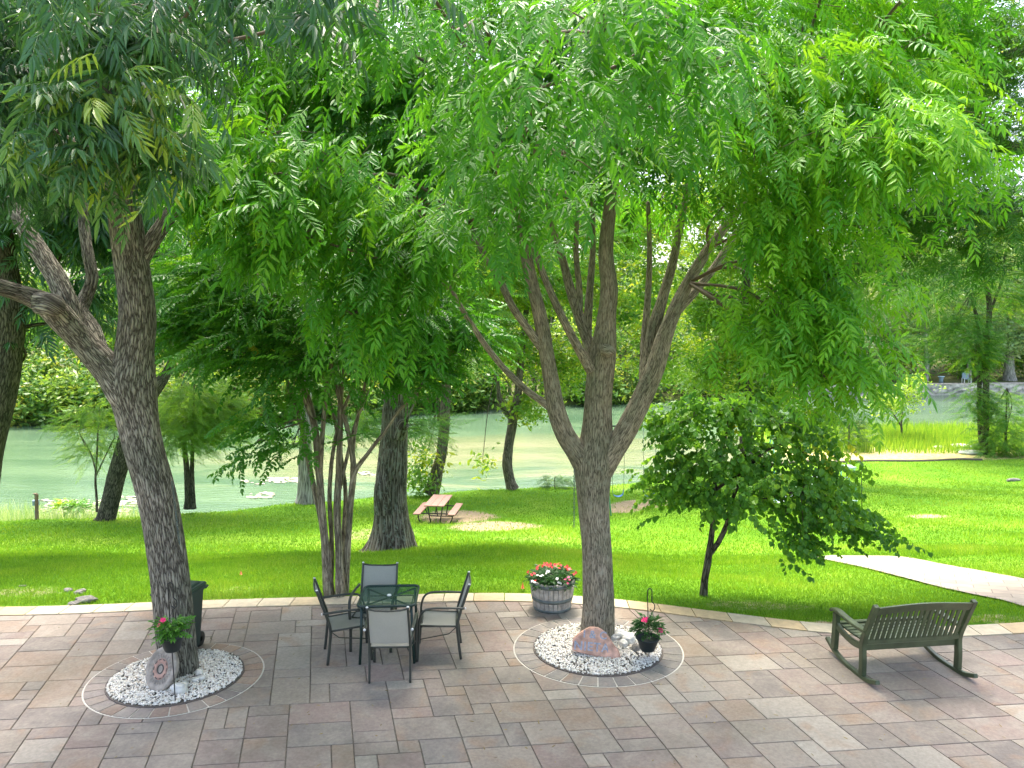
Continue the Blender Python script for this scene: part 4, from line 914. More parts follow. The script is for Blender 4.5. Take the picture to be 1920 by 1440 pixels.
for i in range(46):
    x = -75 + i * 3.6 + rng.normal() * 1.; ysx = float(np.interp(x, _sx, _sy)); row = i % 2
    lefty = x < -18
    y = ysx + (2.2 if row == 0 else 7) + rng.random() * 2 + (4 if x > 32 else 0); h = rng.uniform(6, 9) if row == 0 else rng.uniform(11, 17)
    zb = terr1(x, y)
    wl.append(((x, y, zb + h * .5), (3.6, 2.8, h * .55), 1 if row == 0 else 1.5))
    if x < 30: wl.append(((x + rng.normal(), ysx + .5, WZ + 1.9), (2.8, 1.4, 2.2), .9))
cr.add([(np.array(c), np.array(r), w) for c, r, w in wl], 21000, T['far'], (.9, 1.5), per=9, spread=.75, tint=(.42, .26), hang=0)
for i in range(36):
    x = -90 + i * 6; y = float(np.interp(x, _sx, _sy)) + rng.uniform(16, 24); 
    cr.add([(np.array([x, y, terr1(x, y) + 9]), np.array([5.5, 4, 10.]), 1)], 330, T['far'], (1.6, 2.4), per=8, spread=1.1, tint=(.3, .22))
tmp = bpy.data.objects.new('tmp', None); 
wd = npmesh('far_woodland', np.vstack(cr.V), np.vstack(cr.Q), None, M['far_leaf'], None, {'tint': ('FLOAT', np.concatenate(cr.T))})
bpy.data.objects.remove(tmp)
tag(wd, 'dense green woodland crowding the far bank of the river', 'woodland', kind='stuff')
W = Wood()
for i in range(60):
    x = rng.uniform(-70, 30); y = float(np.interp(x, _sx, _sy)) + rng.uniform(.6, 6); z = terr1(x, y); h = rng.uniform(5, 11); r = rng.uniform(.06, .22)
    W.limb([(x, y, z - .3, r * 1.5), (x + rng.normal() * .3, y, z + h * .4, r), (x + rng.normal() * .8, y, z + h, r * .5)], seg=7, k=3, rough=0)
tmp = empty('far_woodland_trunks', (0, 0, 0), None, None); o = W.build('far_woodland_trunks', M['bark_mid'], tmp); o.parent = None; bpy.data.objects.remove(tmp); o.name = 'far_woodland_trunks'
tag(o, 'thin grey trunks and stems rising inside the far bank woodland', 'woodland', kind='stuff')
# low bush at the crest
rtree('bush', (1040, 912), 'low blue green bush on the crest of the lawn against the water', [[(1040,915,0,3),(1040,900,0,2),(1041,893,0,1.5)]], M['bark_mid'], [(1030,899,0,16,12,.5,1),(1052,904,0,16,8,.5,.7)], 150, T['feather'], (.4,.6), M['pecan_leaf'], (.6,.15), per=6, spread=.15, twigs=False, cat='shrub', Y='crest')

# ================================================================== OBJECTS ON THE PATIO
M['ring_stone'] = stone_mat('ring_stone', .3)
M['mortar'] = simple('mortar', (.52, .49, .42), .95, 0, .15, 30)
M['bed'] = simple('bed_soil', (.10, .09, .075), .95, 0, .4, 20)
M['edge_metal'] = simple('edge_metal', (.12, .1, .085), .7)
def pebble_mat():
    m, nt, b = nodemat('pebbles'); at = N(nt, 'ShaderNodeAttribute', attribute_name='tint')
    L(nt, ramp(nt, [(0, (.16, .13, .09)), (.12, (.38, .32, .23)), (.3, (.6, .54, .44)), (.6, (.7, .66, .57)), (1, (.78, .76, .7))], at.outputs['Fac']).outputs[0], b.inputs['Base Color']); b.inputs['Roughness'].default_value = .7; return m
M['pebble'] = pebble_mat()
_b = bmesh.new(); bmesh.ops.create_icosphere(_b, subdivisions=1, radius=1); ICV = np.array([v.co[:] for v in _b.verts]); ICT = np.array([[v.index for v in f.verts] for f in _b.faces]); _b.free()
_b = bmesh.new(); bmesh.ops.create_icosphere(_b, subdivisions=2, radius=1); _b.verts.ensure_lookup_table(); IC2V = np.array([v.co[:] for v in _b.verts]); IC2T = np.array([[v.index for v in f.verts] for f in _b.faces]); _b.free()
_b = bmesh.new(); bmesh.ops.create_icosphere(_b, subdivisions=4, radius=1); _b.verts.ensure_lookup_table(); IC4V = np.array([v.co[:] for v in _b.verts]); IC4T = np.array([[v.index for v in f.verts] for f in _b.faces]); _b.free()
def rotm(a, b, c): return np.array((Matrix.Rotation(a, 3, 'Z') @ Matrix.Rotation(b, 3, 'X') @ Matrix.Rotation(c, 3, 'Y')))
def ring(cx, cy, side, nst, tonesel, ro=1.0, ri=.77, sx=1.0, sy=.94):
    an = np.linspace(0, 2 * np.pi, 97)[:-1]
    def disc(name, r0, r1, z, mat):
        if r0 == 0:
            V = [(cx, cy, z)] + [(cx + math.cos(a) * r1 * sx, cy + math.sin(a) * r1 * sy, z) for a in an]; return npmesh(name, V, None, [[0, i + 1, (i + 1) % 96 + 1] for i in range(96)], mat)
        V = [(cx + math.cos(a) * r0 * sx, cy + math.sin(a) * r0 * sy, z) for a in an] + [(cx + math.cos(a) * r1 * sx, cy + math.sin(a) * r1 * sy, z) for a in an]
        return npmesh(name, V, [[i, 96 + i, 96 + (i + 1) % 96, (i + 1) % 96] for i in range(96)], None, mat)
    tag(disc('ring_mortar', ri, ro + .012, .005, M['mortar']), kind='structure')
    pb = bmesh.new(); tl = pb.verts.layers.float_color.new('tone')
    for k in range(nst):
        a0 = 2 * math.pi * k / nst + .009; a1 = 2 * math.pi * (k + 1) / nst - .009; t = np.array(random.choice(tonesel)) * random.uniform(.88, 1.1); z = .011
        sub = np.linspace(a0, a1, 4); ps = [(math.cos(a) * ri, math.sin(a) * ri) for a in sub] + [(math.cos(a) * (ro - .006), math.sin(a) * (ro - .006)) for a in sub[::-1]]
        top = [pb.verts.new((cx + p[0] * sx, cy + p[1] * sy, z)) for p in ps]; bot = [pb.verts.new((cx + p[0] * sx, cy + p[1] * sy, -.01)) for p in ps]
        for v_ in top + bot: v_[tl] = (*t, 1)
        pb.faces.new(top[::-1]); n = len(top)
        for q in range(n): pb.faces.new((bot[q], bot[(q + 1) % n], top[(q + 1) % n], top[q]))
    bmesh.ops.recalc_face_normals(pb, faces=pb.faces[:])
    me = bpy.data.meshes.new('ring_pavers'); pb.to_mesh(me); pb.free(); me.materials.append(M['ring_stone']); o = bpy.data.objects.new('ring_pavers', me); col.objects.link(o); tag(o, kind='structure')
    tag(disc('gravel_bed', 0, ri - .004, .014, M['bed']), kind='structure')
    mb = MB(); 
    for k in range(72):
        a, a2 = 2 * math.pi * k / 72, 2 * math.pi * (k + 1) / 72
        q = [(cx + math.cos(t) * r * sx, cy + math.sin(t) * r * sy) for t, r in ((a, ri - .012), (a2, ri - .012), (a2, ri - .003), (a, ri - .003))]
        mb.poly([(*p, .024) for p in q]); mb.poly([(*q[0], .024), (*q[1], .024), (*q[1], 0), (*q[0], 0)]); mb.poly([(*q[3], .024), (*q[2], .024), (*q[2], 0), (*q[3], 0)])
    e = mb.build('ring_edging', M['edge_metal']); tag(e, kind='structure')
    n = 5200; r = np.sqrt(rng.random(n)) * (ri - .025); a = rng.random(n) * 2 * np.pi; V = []; Tt = []
    h = .022 + .014 * rng.random(n) + .012 * (1 - r / ri)
    for i in range(n):
        s = np.array([.014, .011, .008]) * (.65 + .6 * rng.random()); m_ = rotm(rng.random() * 6.3, rng.normal() * .5, rng.normal() * .5)
        V.append((ICV * s * (1 + .12 * rng.normal(size=(len(ICV), 1)))) @ m_.T + [cx + math.cos(a[i]) * r[i] * sx, cy + math.sin(a[i]) * r[i] * sy, h[i]])
    tn = np.clip(rng.beta(2.2, 1.1, n), 0, 1)
    V = np.vstack(V); Tt = np.repeat(tn, len(ICV)); Tr = (ICT[None] + (np.arange(n) * len(ICV))[:, None, None]).reshape(-1, 3)
    tag(npmesh('white_gravel', V, None, Tr, M['pebble'], None, {'tint': ('FLOAT', Tt)}, smooth=True), 'white pebble gravel around the base of the %s tree in its paver ring' % side, 'gravel', kind='stuff')
pl = G(330, 1272); pr = G(1121, 1218)
RL = (pl.x, pl.y + .02); RR = (pr.x, pr.y + .02)
ring(RL[0], RL[1], 'left', 30, [(.27, .2, .155), (.3, .21, .15), (.26, .22, .19), (.23, .2, .18)], .93, .725)
ring(RR[0], RR[1], 'right', 30, [(.2, .185, .165), (.22, .2, .18), (.19, .175, .16)], 1.02, .79)

def rock(name, p, size, mat, label, cat='rock', group=None, seed=0, rz=0, rough=.18, parent=None):
    V = IC4V.copy() if max(size) > .05 else IC2V.copy()
    d = np.array([1 + rough * mnoise.noise(Vector(v * 1.3) + Vector((seed * 7.1, 0, 0))) * 2 + rough * .5 * mnoise.noise(Vector(v * 4) + Vector((seed, 3, 0))) for v in V])
    V = V * d[:, None]; V = np.sign(V) * np.abs(V) ** .85; V = V * np.array(size) @ rotm(rz, 0, 0).T
    Tt = IC4T if max(size) > .05 else IC2T
    o = npmesh(name, V, None, Tt, mat, parent, smooth=True); o.location = p
    return tag(o, label, cat, group)
for i, (u, v, s, lb) in enumerate([(336, 1294, .085, 'largest white rock beside the carved disc at the foot of the left tree'), (344, 1284, .05, 'small white rock behind the largest white rock at the left tree'), (373, 1262, .055, 'white rock on the right side of the left tree base'), (378, 1272, .045, 'pale quartz rock nearest the bin in the left gravel ring'), (367, 1275, .04, 'small flat white rock touching the right foot of the left tree')]):
    p = G(u, v, .05); rock('white_rock', (p.x, p.y, .04 + s * .35), (s, s * .8, s * .65), M['white_rock'], lb, seed=i, rz=i, group='white rocks in the left gravel ring')
for i, (u, v, s, lb) in enumerate([(1163, 1195, .09, 'cream rock just right of the ash trunk behind the engraved stone'), (1179, 1201, .095, 'smooth white rock, largest of those between the trunk and the hanging pot'), (1168, 1209, .065, 'grey white round rock in front of the largest white rock'), (1153, 1198, .06, 'bluish white rock half hidden against the ash trunk'), (1193, 1217, .06, 'pale brown rock in the gravel left of the hanging pot hook')]):
    p = G(u, v, .04); rock('white_rock', (p.x, p.y, .03 + s * .4), (s, s * .8, s * .7), M['white_rock'] if i != 4 else M['grey_rock'], lb, seed=i + 9, rz=i, group='pale rocks in the right gravel ring')
# engraved rock
p = G(1118, 1236, .03); er = empty('engraved_rock', (p.x, p.y + .04, .03), 'reddish sandstone slab painted with grey letters leaning at the foot of the ash tree', 'rock', rz=R(-6))
outl = [(1071.5,1226),(1072.5,1206),(1078,1200),(1088,1193),(1102,1184.5),(1110,1183),(1126,1184.5),(1133,1190),(1138,1193),(1146,1203),(1152,1212),(1161,1221),(1166,1232),(1167,1239),(1164,1243),(1158,1243),(1140,1237),(1120,1235),(1100,1231)]
sc_ = PX(p.y) * 1.0; tilt = Matrix.Rotation(R(-14), 4, 'X')
mb = MB(); mb.prism([((u - 1118) * sc_, (1236 - v) * sc_ * 1.06) for u, v in outl], .11, tilt @ Matrix.Translation((0, .055, 0)))
bmesh.ops.recalc_face_normals(mb.bm, faces=mb.bm.faces[:])
bmesh.ops.bevel(mb.bm, geom=mb.bm.edges[:], offset=.014, segments=3, affect='EDGES')
mb.build('slab', M['rockA'], er)
def text(body, size, loc, parent, mat, name='lettering', rx=90, ext=.001, sh=0, bold=.003):
    c = bpy.data.curves.new(name, 'FONT'); c.body = body; c.size = size; c.extrude = ext; c.align_x = 'CENTER'; c.shear = sh; c.offset = bold; c.space_character = 1.1
    f = bpy.data.objects.new('tmpf', c); col.objects.link(f); dg = bpy.context.evaluated_depsgraph_get(); me = bpy.data.meshes.new_from_object(f.evaluated_get(dg)); bpy.data.objects.remove(f)
    o = bpy.data.objects.new(name, me); me.materials.clear(); me.materials.append(mat); col.objects.link(o); o.parent = parent; o.location = loc; return o
for body, z, x, sz in (('I & C', .22, -.015, .12), ('NIETA', .075, -.055, .14)):
    q = tilt @ Vector((x, -.0015, z)); o = text(body, sz, q, er, M['paint_blue']); o.rotation_euler = (R(90 - 14), R(3), 0)
# carved disc
p = G(300, 1292, .03); cd = empty('carved_disc', (p.x, p.y + .03, .035), 'round grey stone medallion with carved rays leaning against the left tree', 'ornament', rz=R(-14))
tm = Matrix.Translation((0, 0, .205)) @ Matrix.Rotation(R(-24), 4, 'X')
mb = MB(); r_ = .205
dprof = [(0, -.0), (.15, .0), (.155, .006), (.19, .006), (.2, 0), (.205, -.012), (.205, -.055), (.195, -.065), (0, -.065)]
mb.lathe([(a, b_) for a, b_ in dprof if a > 0], 48)
mb.bm.verts.ensure_lookup_table(); n = len(dprof) - 2
mb.bm.faces.new(mb.bm.verts[0:48]); mb.bm.faces.new(mb.bm.verts[(n - 1) * 48:n * 48][::-1])
bmesh.ops.transform(mb.bm, matrix=tm @ Matrix.Rotation(R(90), 4, 'X') @ Matrix.Diagonal((.9, 1.12, 1, 1)), verts=mb.bm.verts[:])
M['disc_stone'] = simple('disc_stone', (.34, .3, .25), .9, 0, .3, 14, .5); M['disc_red'] = simple('disc_red', (.42, .26, .2), .9, 0, .3, 14); M['disc_dark'] = simple('disc_dark', (.1, .09, .08), .9)
mb.build('plate', M['disc_stone'], cd)
base = tm @ Matrix.Rotation(R(90), 4, 'X') @ Matrix.Diagonal((.9, 1.12, 1, 1))
mb = MB()
for k in range(24):
    a = 2 * math.pi * k / 24; c0 = Vector((math.cos(a), math.sin(a), 0)); 
    mb.box(c0 * .125 + Vector((0, 0, .003)), (.034, .011, .01), Matrix.Rotation(a, 3, 'Z'), .003, 1)
bmesh.ops.transform(mb.bm, matrix=base, verts=mb.bm.verts[:]); mb.build('rays', M['disc_stone'], cd)
mb = MB(); s_, rg = mb.lathe([(.05, .002), (.052, .006), (.096, .006), (.098, .002)], 40); bmesh.ops.transform(mb.bm, matrix=base, verts=mb.bm.verts[:]); mb.build('inner_band', M['disc_red'], cd)
mb = MB()
mb.lathe([(.033, .002), (.035, .009), (.043, .009), (.045, .002)], 32)
for k in range(10):
    a = 2 * math.pi * k / 10; c0 = Vector((math.cos(a), math.sin(a), 0)); mb.box(c0 * .088 + Vector((0, 0, .008)), (.008, .03, .006), Matrix.Rotation(a, 3, 'Z'), 0)
bmesh.ops.transform(mb.bm, matrix=base, verts=mb.bm.verts[:]); mb.build('groove', M['disc_dark'], cd)

# ---- table
tc = TP(730, 1131, 8.72); tb = empty('patio_table', (tc.x, tc.y, 0), 'square dark green mesh topped patio table with rounded corners and a white centre cap', 'table', rz=R(3))
S = .335; H_ = .70
def rrect(hw, r, n=6):
    out = []
    for cx, cy, a0 in ((hw - r, hw - r, 0), (-hw + r, hw - r, 90), (-hw + r, -hw + r, 180), (hw - r, -hw + r, 270)):
        for k in range(n + 1):
            a = R(a0 + 90 * k / n); out.append((cx + r * math.cos(a), cy + r * math.sin(a)))
    return out
rr = rrect(S, .07); mb = MB(); mb.tube([(x, y, H_) for x, y in rr + rr[:2]], .013, 8, caps=False, flat=(1.3, 1)); mb.build('rim', M['green_metal'], tb)
mb = MB(); mb.poly([(x * .98, y * .98, H_ + .004) for x, y in rr]); mb.build('mesh_top', M['table_mesh'], tb)
mb = MB()
for a, b_ in (((-S, -S), (S, S)), ((-S, S), (S, -S))): mb.tube([(a[0] * .88, a[1] * .88, H_ - .02), (b_[0] * .88, b_[1] * .88, H_ - .02 if a[1] < 0 else H_ - .021)], .011, 6)
mb.tube([(-S * .8, -S * .8, H_ - .1), (-S * .8, S * .8, H_ - .1)], .008, 6); mb.tube([(S * .8, -S * .8, H_ - .1), (S * .8, S * .8, H_ - .1)], .008, 6)
mb.tube([(-S * .8, -S * .8, H_ - .1), (S * .8, -S * .8, H_ - .1)], .008, 6); mb.tube([(-S * .8, S * .8, H_ - .1), (S * .8, S * .8, H_ - .1)], .008, 6)
mb.build('cross_brace', M['green_metal'], tb)
for sx_, sy_ in ((-1, -1), (1, -1), (-1, 1), (1, 1)):
    mb = MB(); mb.tube([(sx_ * S * .86, sy_ * S * .86, H_ - .01), (sx_ * S * .88, sy_ * S * .88, .35), (sx_ * S * .94, sy_ * S * .94, 0)], .016, 8); mb.build('leg', M['green_metal'], tb)
mb = MB(); mb.lathe([(.001, .012), (.022, .012), (.026, .004), (.026, 0)], 20, (0, 0, H_ + .004)); mb.build('centre_cap', M['white_plastic'], tb)

# ---- chairs
def chair_parts(t, caps=True):
    W2 = .225
    for s in (-1, 1):
        mb = MB(); mb.tube(catmull(np.array([(s * W2, -.24, .0), (s * W2, -.215, .2), (s * W2, -.2, .4), (s * (W2 - .002), -.235, .56), (s * (W2 - .004), -.3, .76), (s * (W2 - .005), -.345, .9)]), 5), .0135, 8, flat=(1, 1.25)); mb.build('rear_post', M['chair_metal'], t)
        mb = MB(); mb.tube(catmull(np.array([(s * (W2 + .035), -.285, .63), (s * (W2 + .04), -.1, .64), (s * (W2 + .04), .1, .64), (s * (W2 + .038), .2, .6), (s * (W2 + .03), .245, .48), (s * (W2 + .02), .25, .3), (s * (W2 + .02), .27, 0)]), 6), .0135, 8, flat=(1, 1.35)); mb.build('arm', M['chair_metal'], t)
        if caps:
            mb = MB(); mb.lathe([(.001, .012), (.012, .01), (.016, .002), (.016, 0)], 12, (s * (W2 - .005), -.345, .9)); mb.build('cap', M['white_plastic'], t)
            mb = MB(); mb.lathe([(.001, .012), (.012, .01), (.016, .002), (.016, 0)], 12); bmesh.ops.transform(mb.bm, matrix=Matrix.Translation((s * (W2 + .035), -.292, .63)) @ Matrix.Rotation(R(90), 4, 'X'), verts=mb.bm.verts[:]); mb.build('arm_cap', M['white_plastic'], t)
    mb = MB()
    mb.tube([(-W2, -.345, .885), (-W2 * .6, -.355, .868), (0, -.36, .862), (W2 * .6, -.355, .868), (W2, -.345, .885)], .011, 8)
    mb.tube([(-W2, .22, .405), (W2, .22, .405)], .011, 8); mb.tube([(-W2, -.19, .385), (W2, -.19, .385)], .011, 8)
    for s in (-1, 1): mb.tube([(s * (W2 - .0), -.2, .4), (s * (W2 - .0), .24, .42)], .012, 8)
    mb.build('frame', M['chair_metal'], t)
    for s in (-1, 1):
        mb = MB(); mb.tube([(s * (W2 - .03), -.19, .38), (s * (W2 - .03), -.1, .3), (s * (W2 + .01), .24, .26)], .006, 6); mb.build('brace', M['chair_metal'], t)
    # sling: back and seat
    def sheet(P, name, sag):
        V = []; K = 8
        for p in P:
            for k in range(K + 1):
                x = -1 + 2 * k / K; V.append((x * (W2 - .012), p[0] - sag * (1 - x * x) * p[2], p[1] - sag * (1 - x * x) * p[3]))
        n = len(P); Q = [[i * (K + 1) + k, i * (K + 1) + k + 1, (i + 1) * (K + 1) + k + 1, (i + 1) * (K + 1) + k] for i in range(n - 1) for k in range(K)]
        return npmesh(name, V, Q, None, M['fabric'], t, smooth=True)
    sheet([(-.205, .44, 1, 0), (-.232, .52, 1, 0), (-.27, .64, 1, 0), (-.305, .76, 1, 0), (-.343, .875, .6, .4)], 'back_sling', .018)
    sheet([(.232, .425, 0, 1), (.1, .418, 0, 1), (-.05, .408, 0, 1), (-.19, .398, 0, 1)], 'seat_sling', .022)
def chair(name, loc, rz, label):
    t = empty(name, loc, label, 'chair', rz=rz, group='sling chairs around the patio table'); chair_parts(t); return t
chair('sling_chair', (-1.36, 8.19, 0), R(2), 'grey sling chair nearest the viewer with its back turned, in front of the green table')
chair('sling_chair', (-1.70, 8.99, 0), R(178), 'grey sling chair on the lawn side facing the viewer across the green table')
chair('sling_chair', (-1.985, 8.66, 0), R(-72), 'grey sling chair on the left side of the green table, seen side on')
chair('sling_chair', (-.86, 8.74, 0), R(94), 'grey sling chair on the right side of the green table, nearer the barrel planter')

# ---- rocking bench
p1 = G(1620, 1273); p2 = G(1791, 1258); yaw = math.atan2(p2.y - p1.y, p2.x - p1.x); pc = (p1 + p2) / 2
bn = empty('rocking_bench', (pc.x, pc.y, 0), 'green painted wooden rocking bench with slatted back facing the lawn', 'bench', rz=yaw * .8)
BW = .585; BP = M['bench_paint']
def side_curve(s, pts, name, w=.028, h=.05):
    mb = MB(); P = catmull(np.array(pts, float), 6); n = len(P); ringp = None
    for i in range(n):
        d = P[min(i + 1, n - 1)] - P[max(i - 1, 0)]; d /= np.linalg.norm(d); up = np.array([-d[1], d[0]])
        hh = (h if not callable(h) else h(i / (n - 1))) / 2
        q = [(s * BW + dx, P[i][0] + up[0] * dz, P[i][1] + up[1] * dz) for dx, dz in ((-w, -hh), (w, -hh), (w, hh), (-w, hh))]
        vs = [mb.bm.verts.new(a) for a in q]
        if ringp:
            for k in range(4): mb.bm.faces.new((ringp[k], ringp[(k + 1) % 4], vs[(k + 1) % 4], vs[k]))
        else: mb.bm.faces.new(vs)
        ringp = vs
    mb.bm.faces.new(ringp[::-1]); bmesh.ops.recalc_face_normals(mb.bm, faces=mb.bm.faces[:])
    bmesh.ops.bevel(mb.bm, geom=[e for e in mb.bm.edges if e.calc_face_angle(0) > .6], offset=.005, segments=2, affect='EDGES')
    return mb.build(name, BP, bn)
for s in (-1, 1):
    side_curve(s, [(-.28, .085), (-.12, .03), (.08, .012), (.32, .022), (.55, .075), (.72, .16)], 'rocker', .026, .045)
    side_curve(s, [(.0, .04), (.0, .22), (.01, .4), (-.04, .55), (-.12, .73), (-.2, .91)], 'rear_leg', .028, lambda t: .075 - .02 * t)
    side_curve(s, [(.56, .1), (.55, .3), (.54, .45), (.545, .54)], 'front_leg', .028, lambda t: .08)
    side_curve(s, [(.02, .36), (.2, .335), (.4, .36), (.56, .42)], 'side_rail', .02, .07)
    side_curve(s, [(-.06, .56), (.1, .55), (.35, .56), (.5, .575), (.6, .565), (.63, .535)], 'armrest', .042, .032)
def bx(name, c, size, rx=0, bev=.006):
    mb = MB(); mb.box(c, size, Matrix.Rotation(rx, 3, 'X'), bev); return mb.build(name, BP, bn)
mb = MB()   # curved top rail
K = 16
def railz(x): return .885 + .028 * math.cos(x / BW * math.pi / 2) ** 1.2
prev = None
for k in range(K + 1):
    x = -BW + .03 + (2 * BW - .06) * k / K; zt = railz(x); q = [(x, -.17, zt - .095), (x, -.135, zt - .1), (x, -.185, zt + .0), (x, -.225, zt + .005)]
    vs = [mb.bm.verts.new(a) for a in q]
    if prev:
        for j in range(4): mb.bm.faces.new((prev[j], prev[(j + 1) % 4], vs[(j + 1) % 4], vs[j]))
    else: mb.bm.faces.new(vs)
    prev = vs
mb.bm.faces.new(prev[::-1]); mb.build('top_rail', BP, bn)
bx('lower_rail', (0, -.012, .43), (2 * BW - .05, .03, .06)); bx('front_rail', (0, .545, .385), (2 * BW - .05, .03, .08)); bx('rear_apron', (0, .03, .345), (2 * BW - .05, .028, .07))
ns = 17
for k in range(ns):
    x = -BW + .075 + (2 * BW - .15) * k / (ns - 1); zt = railz(x) - .09
    a = Vector((x, -.022, .445)); c_ = Vector((x, -.155, zt + .01)); d = c_ - a; mid = (a + c_) / 2 + Vector((0, .012, -.004))
    mb = MB(); ang = math.atan2(-d.y, d.z); mb.box((a + c_) / 2, (.041, .016, d.length), Matrix.Rotation(ang, 3, 'X'), .003, 1); mb.build('back_slat', BP, bn)
for k in range(7):
    y = .08 + k * .076; z = .4 + .02 * ((y - .3) / .3) ** 2 + (.012 if k == 6 else 0); bx('seat_slat', (0, y, z), (2 * BW - .06, .062, .02), 0, .004)

# ---- wheeled bin behind the left tree
p = G(366, 1238); bi = empty('wheelie_bin', (p.x - .25, p.y + .2, 0), 'dark green wheeled rubbish bin standing behind the trunk of the left tree', 'bin', rz=R(-8))
mb = MB()
def frust(mb, x0, y0, z0, x1, y1, z1, oy=0, bev=.02):
    a = [mb.bm.verts.new((sx * x0, sy * y0, z0)) for sx, sy in ((-1, -1), (1, -1), (1, 1), (-1, 1))]; b_ = [mb.bm.verts.new((sx * x1, sy * y1 + oy, z1)) for sx, sy in ((-1, -1), (1, -1), (1, 1), (-1, 1))]
    fs = [mb.bm.faces.new(a[::-1]), mb.bm.faces.new(b_)] + [mb.bm.faces.new((a[k], a[(k + 1) % 4], b_[(k + 1) % 4], b_[k])) for k in range(4)]
    es = list({e for f in fs for e in f.edges}); bmesh.ops.recalc_face_normals(mb.bm, faces=fs); bmesh.ops.bevel(mb.bm, geom=es, offset=bev, segments=3, affect='EDGES'); return mb
frust(mb, .15, .17, .03, .195, .225, .77); frust(mb, .205, .235, .72, .21, .24, .772, bev=.01)
mb.build('body', M['bin_plastic'], bi)
mb = MB(); frust(mb, .22, .25, .775, .215, .245, .815, 0, .012); frust(mb, .18, .19, .816, .15, .16, .835, 0, .008); mb.build('lid', M['bin_plastic'], bi)
mb = MB(); mb.tube([(-.2, .29, .74), (.2, .29, .74)], .014, 8); mb.tube([(-.2, .24, .73), (-.2, .29, .74)], .012, 6); mb.tube([(.2, .24, .73), (.2, .29, .74)], .012, 6); mb.build('handle', M['bin_plastic'], bi)
for s in (-1, 1):
    mb = MB(); mb.lathe([(.03, -.02), (.085, -.022), (.095, -.012), (.095, .012), (.085, .022), (.03, .02)], 24); bmesh.ops.transform(mb.bm, matrix=Matrix.Translation((s * .12, .2, .095)) @ Matrix.Rotation(R(90), 4, 'Y'), verts=mb.bm.verts[:]); mb.build('wheel', M['black_metal'], bi)

# ---- hanging pots on hooks
def blossoms(parent, pts, mat, name, r=.016):
    for p in pts:
        nrm = np.array([rng.normal() * .5, -.5 + rng.normal() * .4, 1]); nrm /= np.linalg.norm(nrm); a = np.cross(nrm, [1, 0, 0]); a /= np.linalg.norm(a); b_ = np.cross(nrm, a)
        V = [np.array(p) + nrm * r * .05]; Tq = []; Q = []
        for k in range(5):
            t = 2 * math.pi * k / 5 + p[0] * 9; d = a * math.cos(t) + b_ * math.sin(t); s = np.cross(nrm, d); c = len(V)
            V += [np.array(p) + d * r * .7 + s * r * .5 + nrm * r * .1, np.array(p) + d * r * 1.25 + nrm * r * .15, np.array(p) + d * r * .7 - s * r * .5 + nrm * r * .1]; Q.append([0, c, c + 1, c + 2])
        npmesh(name, V, Q, None, mat, parent)
def leafball(parent, c, r, n, size, mat, name='foliage', var='plant', tint=(.5, .2), up=.4):
    d = rng.normal(size=(n, 3)); d /= np.linalg.norm(d, axis=1)[:, None]; d[:, 2] = np.abs(d[:, 2]) * 1.0 - .15
    pos = np.array(c) + d * np.array(r) * (.35 + .4 * rng.random(n))[:, None]
    yaw = np.arctan2(d[:, 1], d[:, 0]) + rng.normal(size=n) * .5
    V, Q, Tt = place(T[var], pos, yaw, up + .5 * rng.normal(size=n) * .6, rng.normal(size=n) * .4, size * (.7 + .6 * rng.random(n)), np.clip(tint[0] + tint[1] * rng.normal(size=n), 0, 1))
    return npmesh(name, V, Q, None, mat, parent, {'tint': ('FLOAT', Tt)})
def hook_and_pot(base, top_h, pot_z, pot_r, off, side, flowers, fmat, leafm, lab_h, lab_p, tall):
    h = empty('shepherd_hook', (base[0], base[1], 0), lab_h, 'garden hook')
    mb = MB(); pts = [(0, 0, -.02), (-.005, 0, .25), (-.02, 0, top_h * .6), (-.03, 0, top_h - .06), (-.02, 0, top_h - .01), (0.0, 0, top_h), (.02, 0, top_h - .03), (.022, 0, top_h - .16)]
    mb.tube(catmull(np.array(pts), 6), .006, 6)
    mb.tube(catmull(np.array([(.022, 0, top_h - .16), (.05, 0, top_h - .19), (.055, 0, top_h - .24), (.03, 0, top_h - .27), (.0, 0, top_h - .25)]), 5), .006, 6)
    mb.build('rod', M['black_metal'], h)
    q = empty('hanging_pot', (base[0] + off[0], base[1] + off[1], pot_z), lab_p, 'hanging plant')
    r = pot_r; mb = MB()
    mb.lathe([(.001, -.155), (r * .55, -.155), (r * .62, -.14), (r * .93, -.015), (r, -.012), (r * 1.04, 0), (r * 1.0, .006), (r * .9, .0), (r * .85, -.03), (.001, -.03)], 32); mb.build('pot', M['pot_plastic'], q)
    for a in (90, 210, 330):
        mb = MB(); mb.tube([(r * math.cos(R(a)), r * math.sin(R(a)), 0), (-off[0] + .03, -off[1], top_h - .27 - pot_z)], .0022, 4); mb.build('hanger_wire', M['black_metal'], q)
    leafball(q, (0, 0, tall * .3), (r * .95, r * .9, tall * .95), 110, .1, leafm)
    blossoms(q, flowers, fmat, 'flower', .026)
hb = G(329, 1319); hook_and_pot(hb, 1.3, .74, .125, (.0, -.02), 'l', [(-.05, -.08, .2), (-.045, -.07, .19), (-.055, -.06, .205), (-.1, -.06, .14)], M['flower_pink'], M['plant_leaf'], 'black crook shaped garden hook in front of the left tree trunk', 'black pot of leafy plants with one pink bloom hanging before the left trunk', .2)
hb = G(1217, 1238); hook_and_pot(hb, .87, .28, .14, (-.02, -.0), 'r', [(-.06, -.1, .26), (-.05, -.11, .25), (-.04, -.1, .265), (-.07, -.09, .245), (.13, -.06, .12), (.14, -.07, .11), (.125, -.08, .115)], M['flower_pink'], M['plant_dark'], 'thin black garden hook at the right side of the right gravel ring', 'black pot with bushy plant and two pink blooms hanging over the right gravel ring', .26)

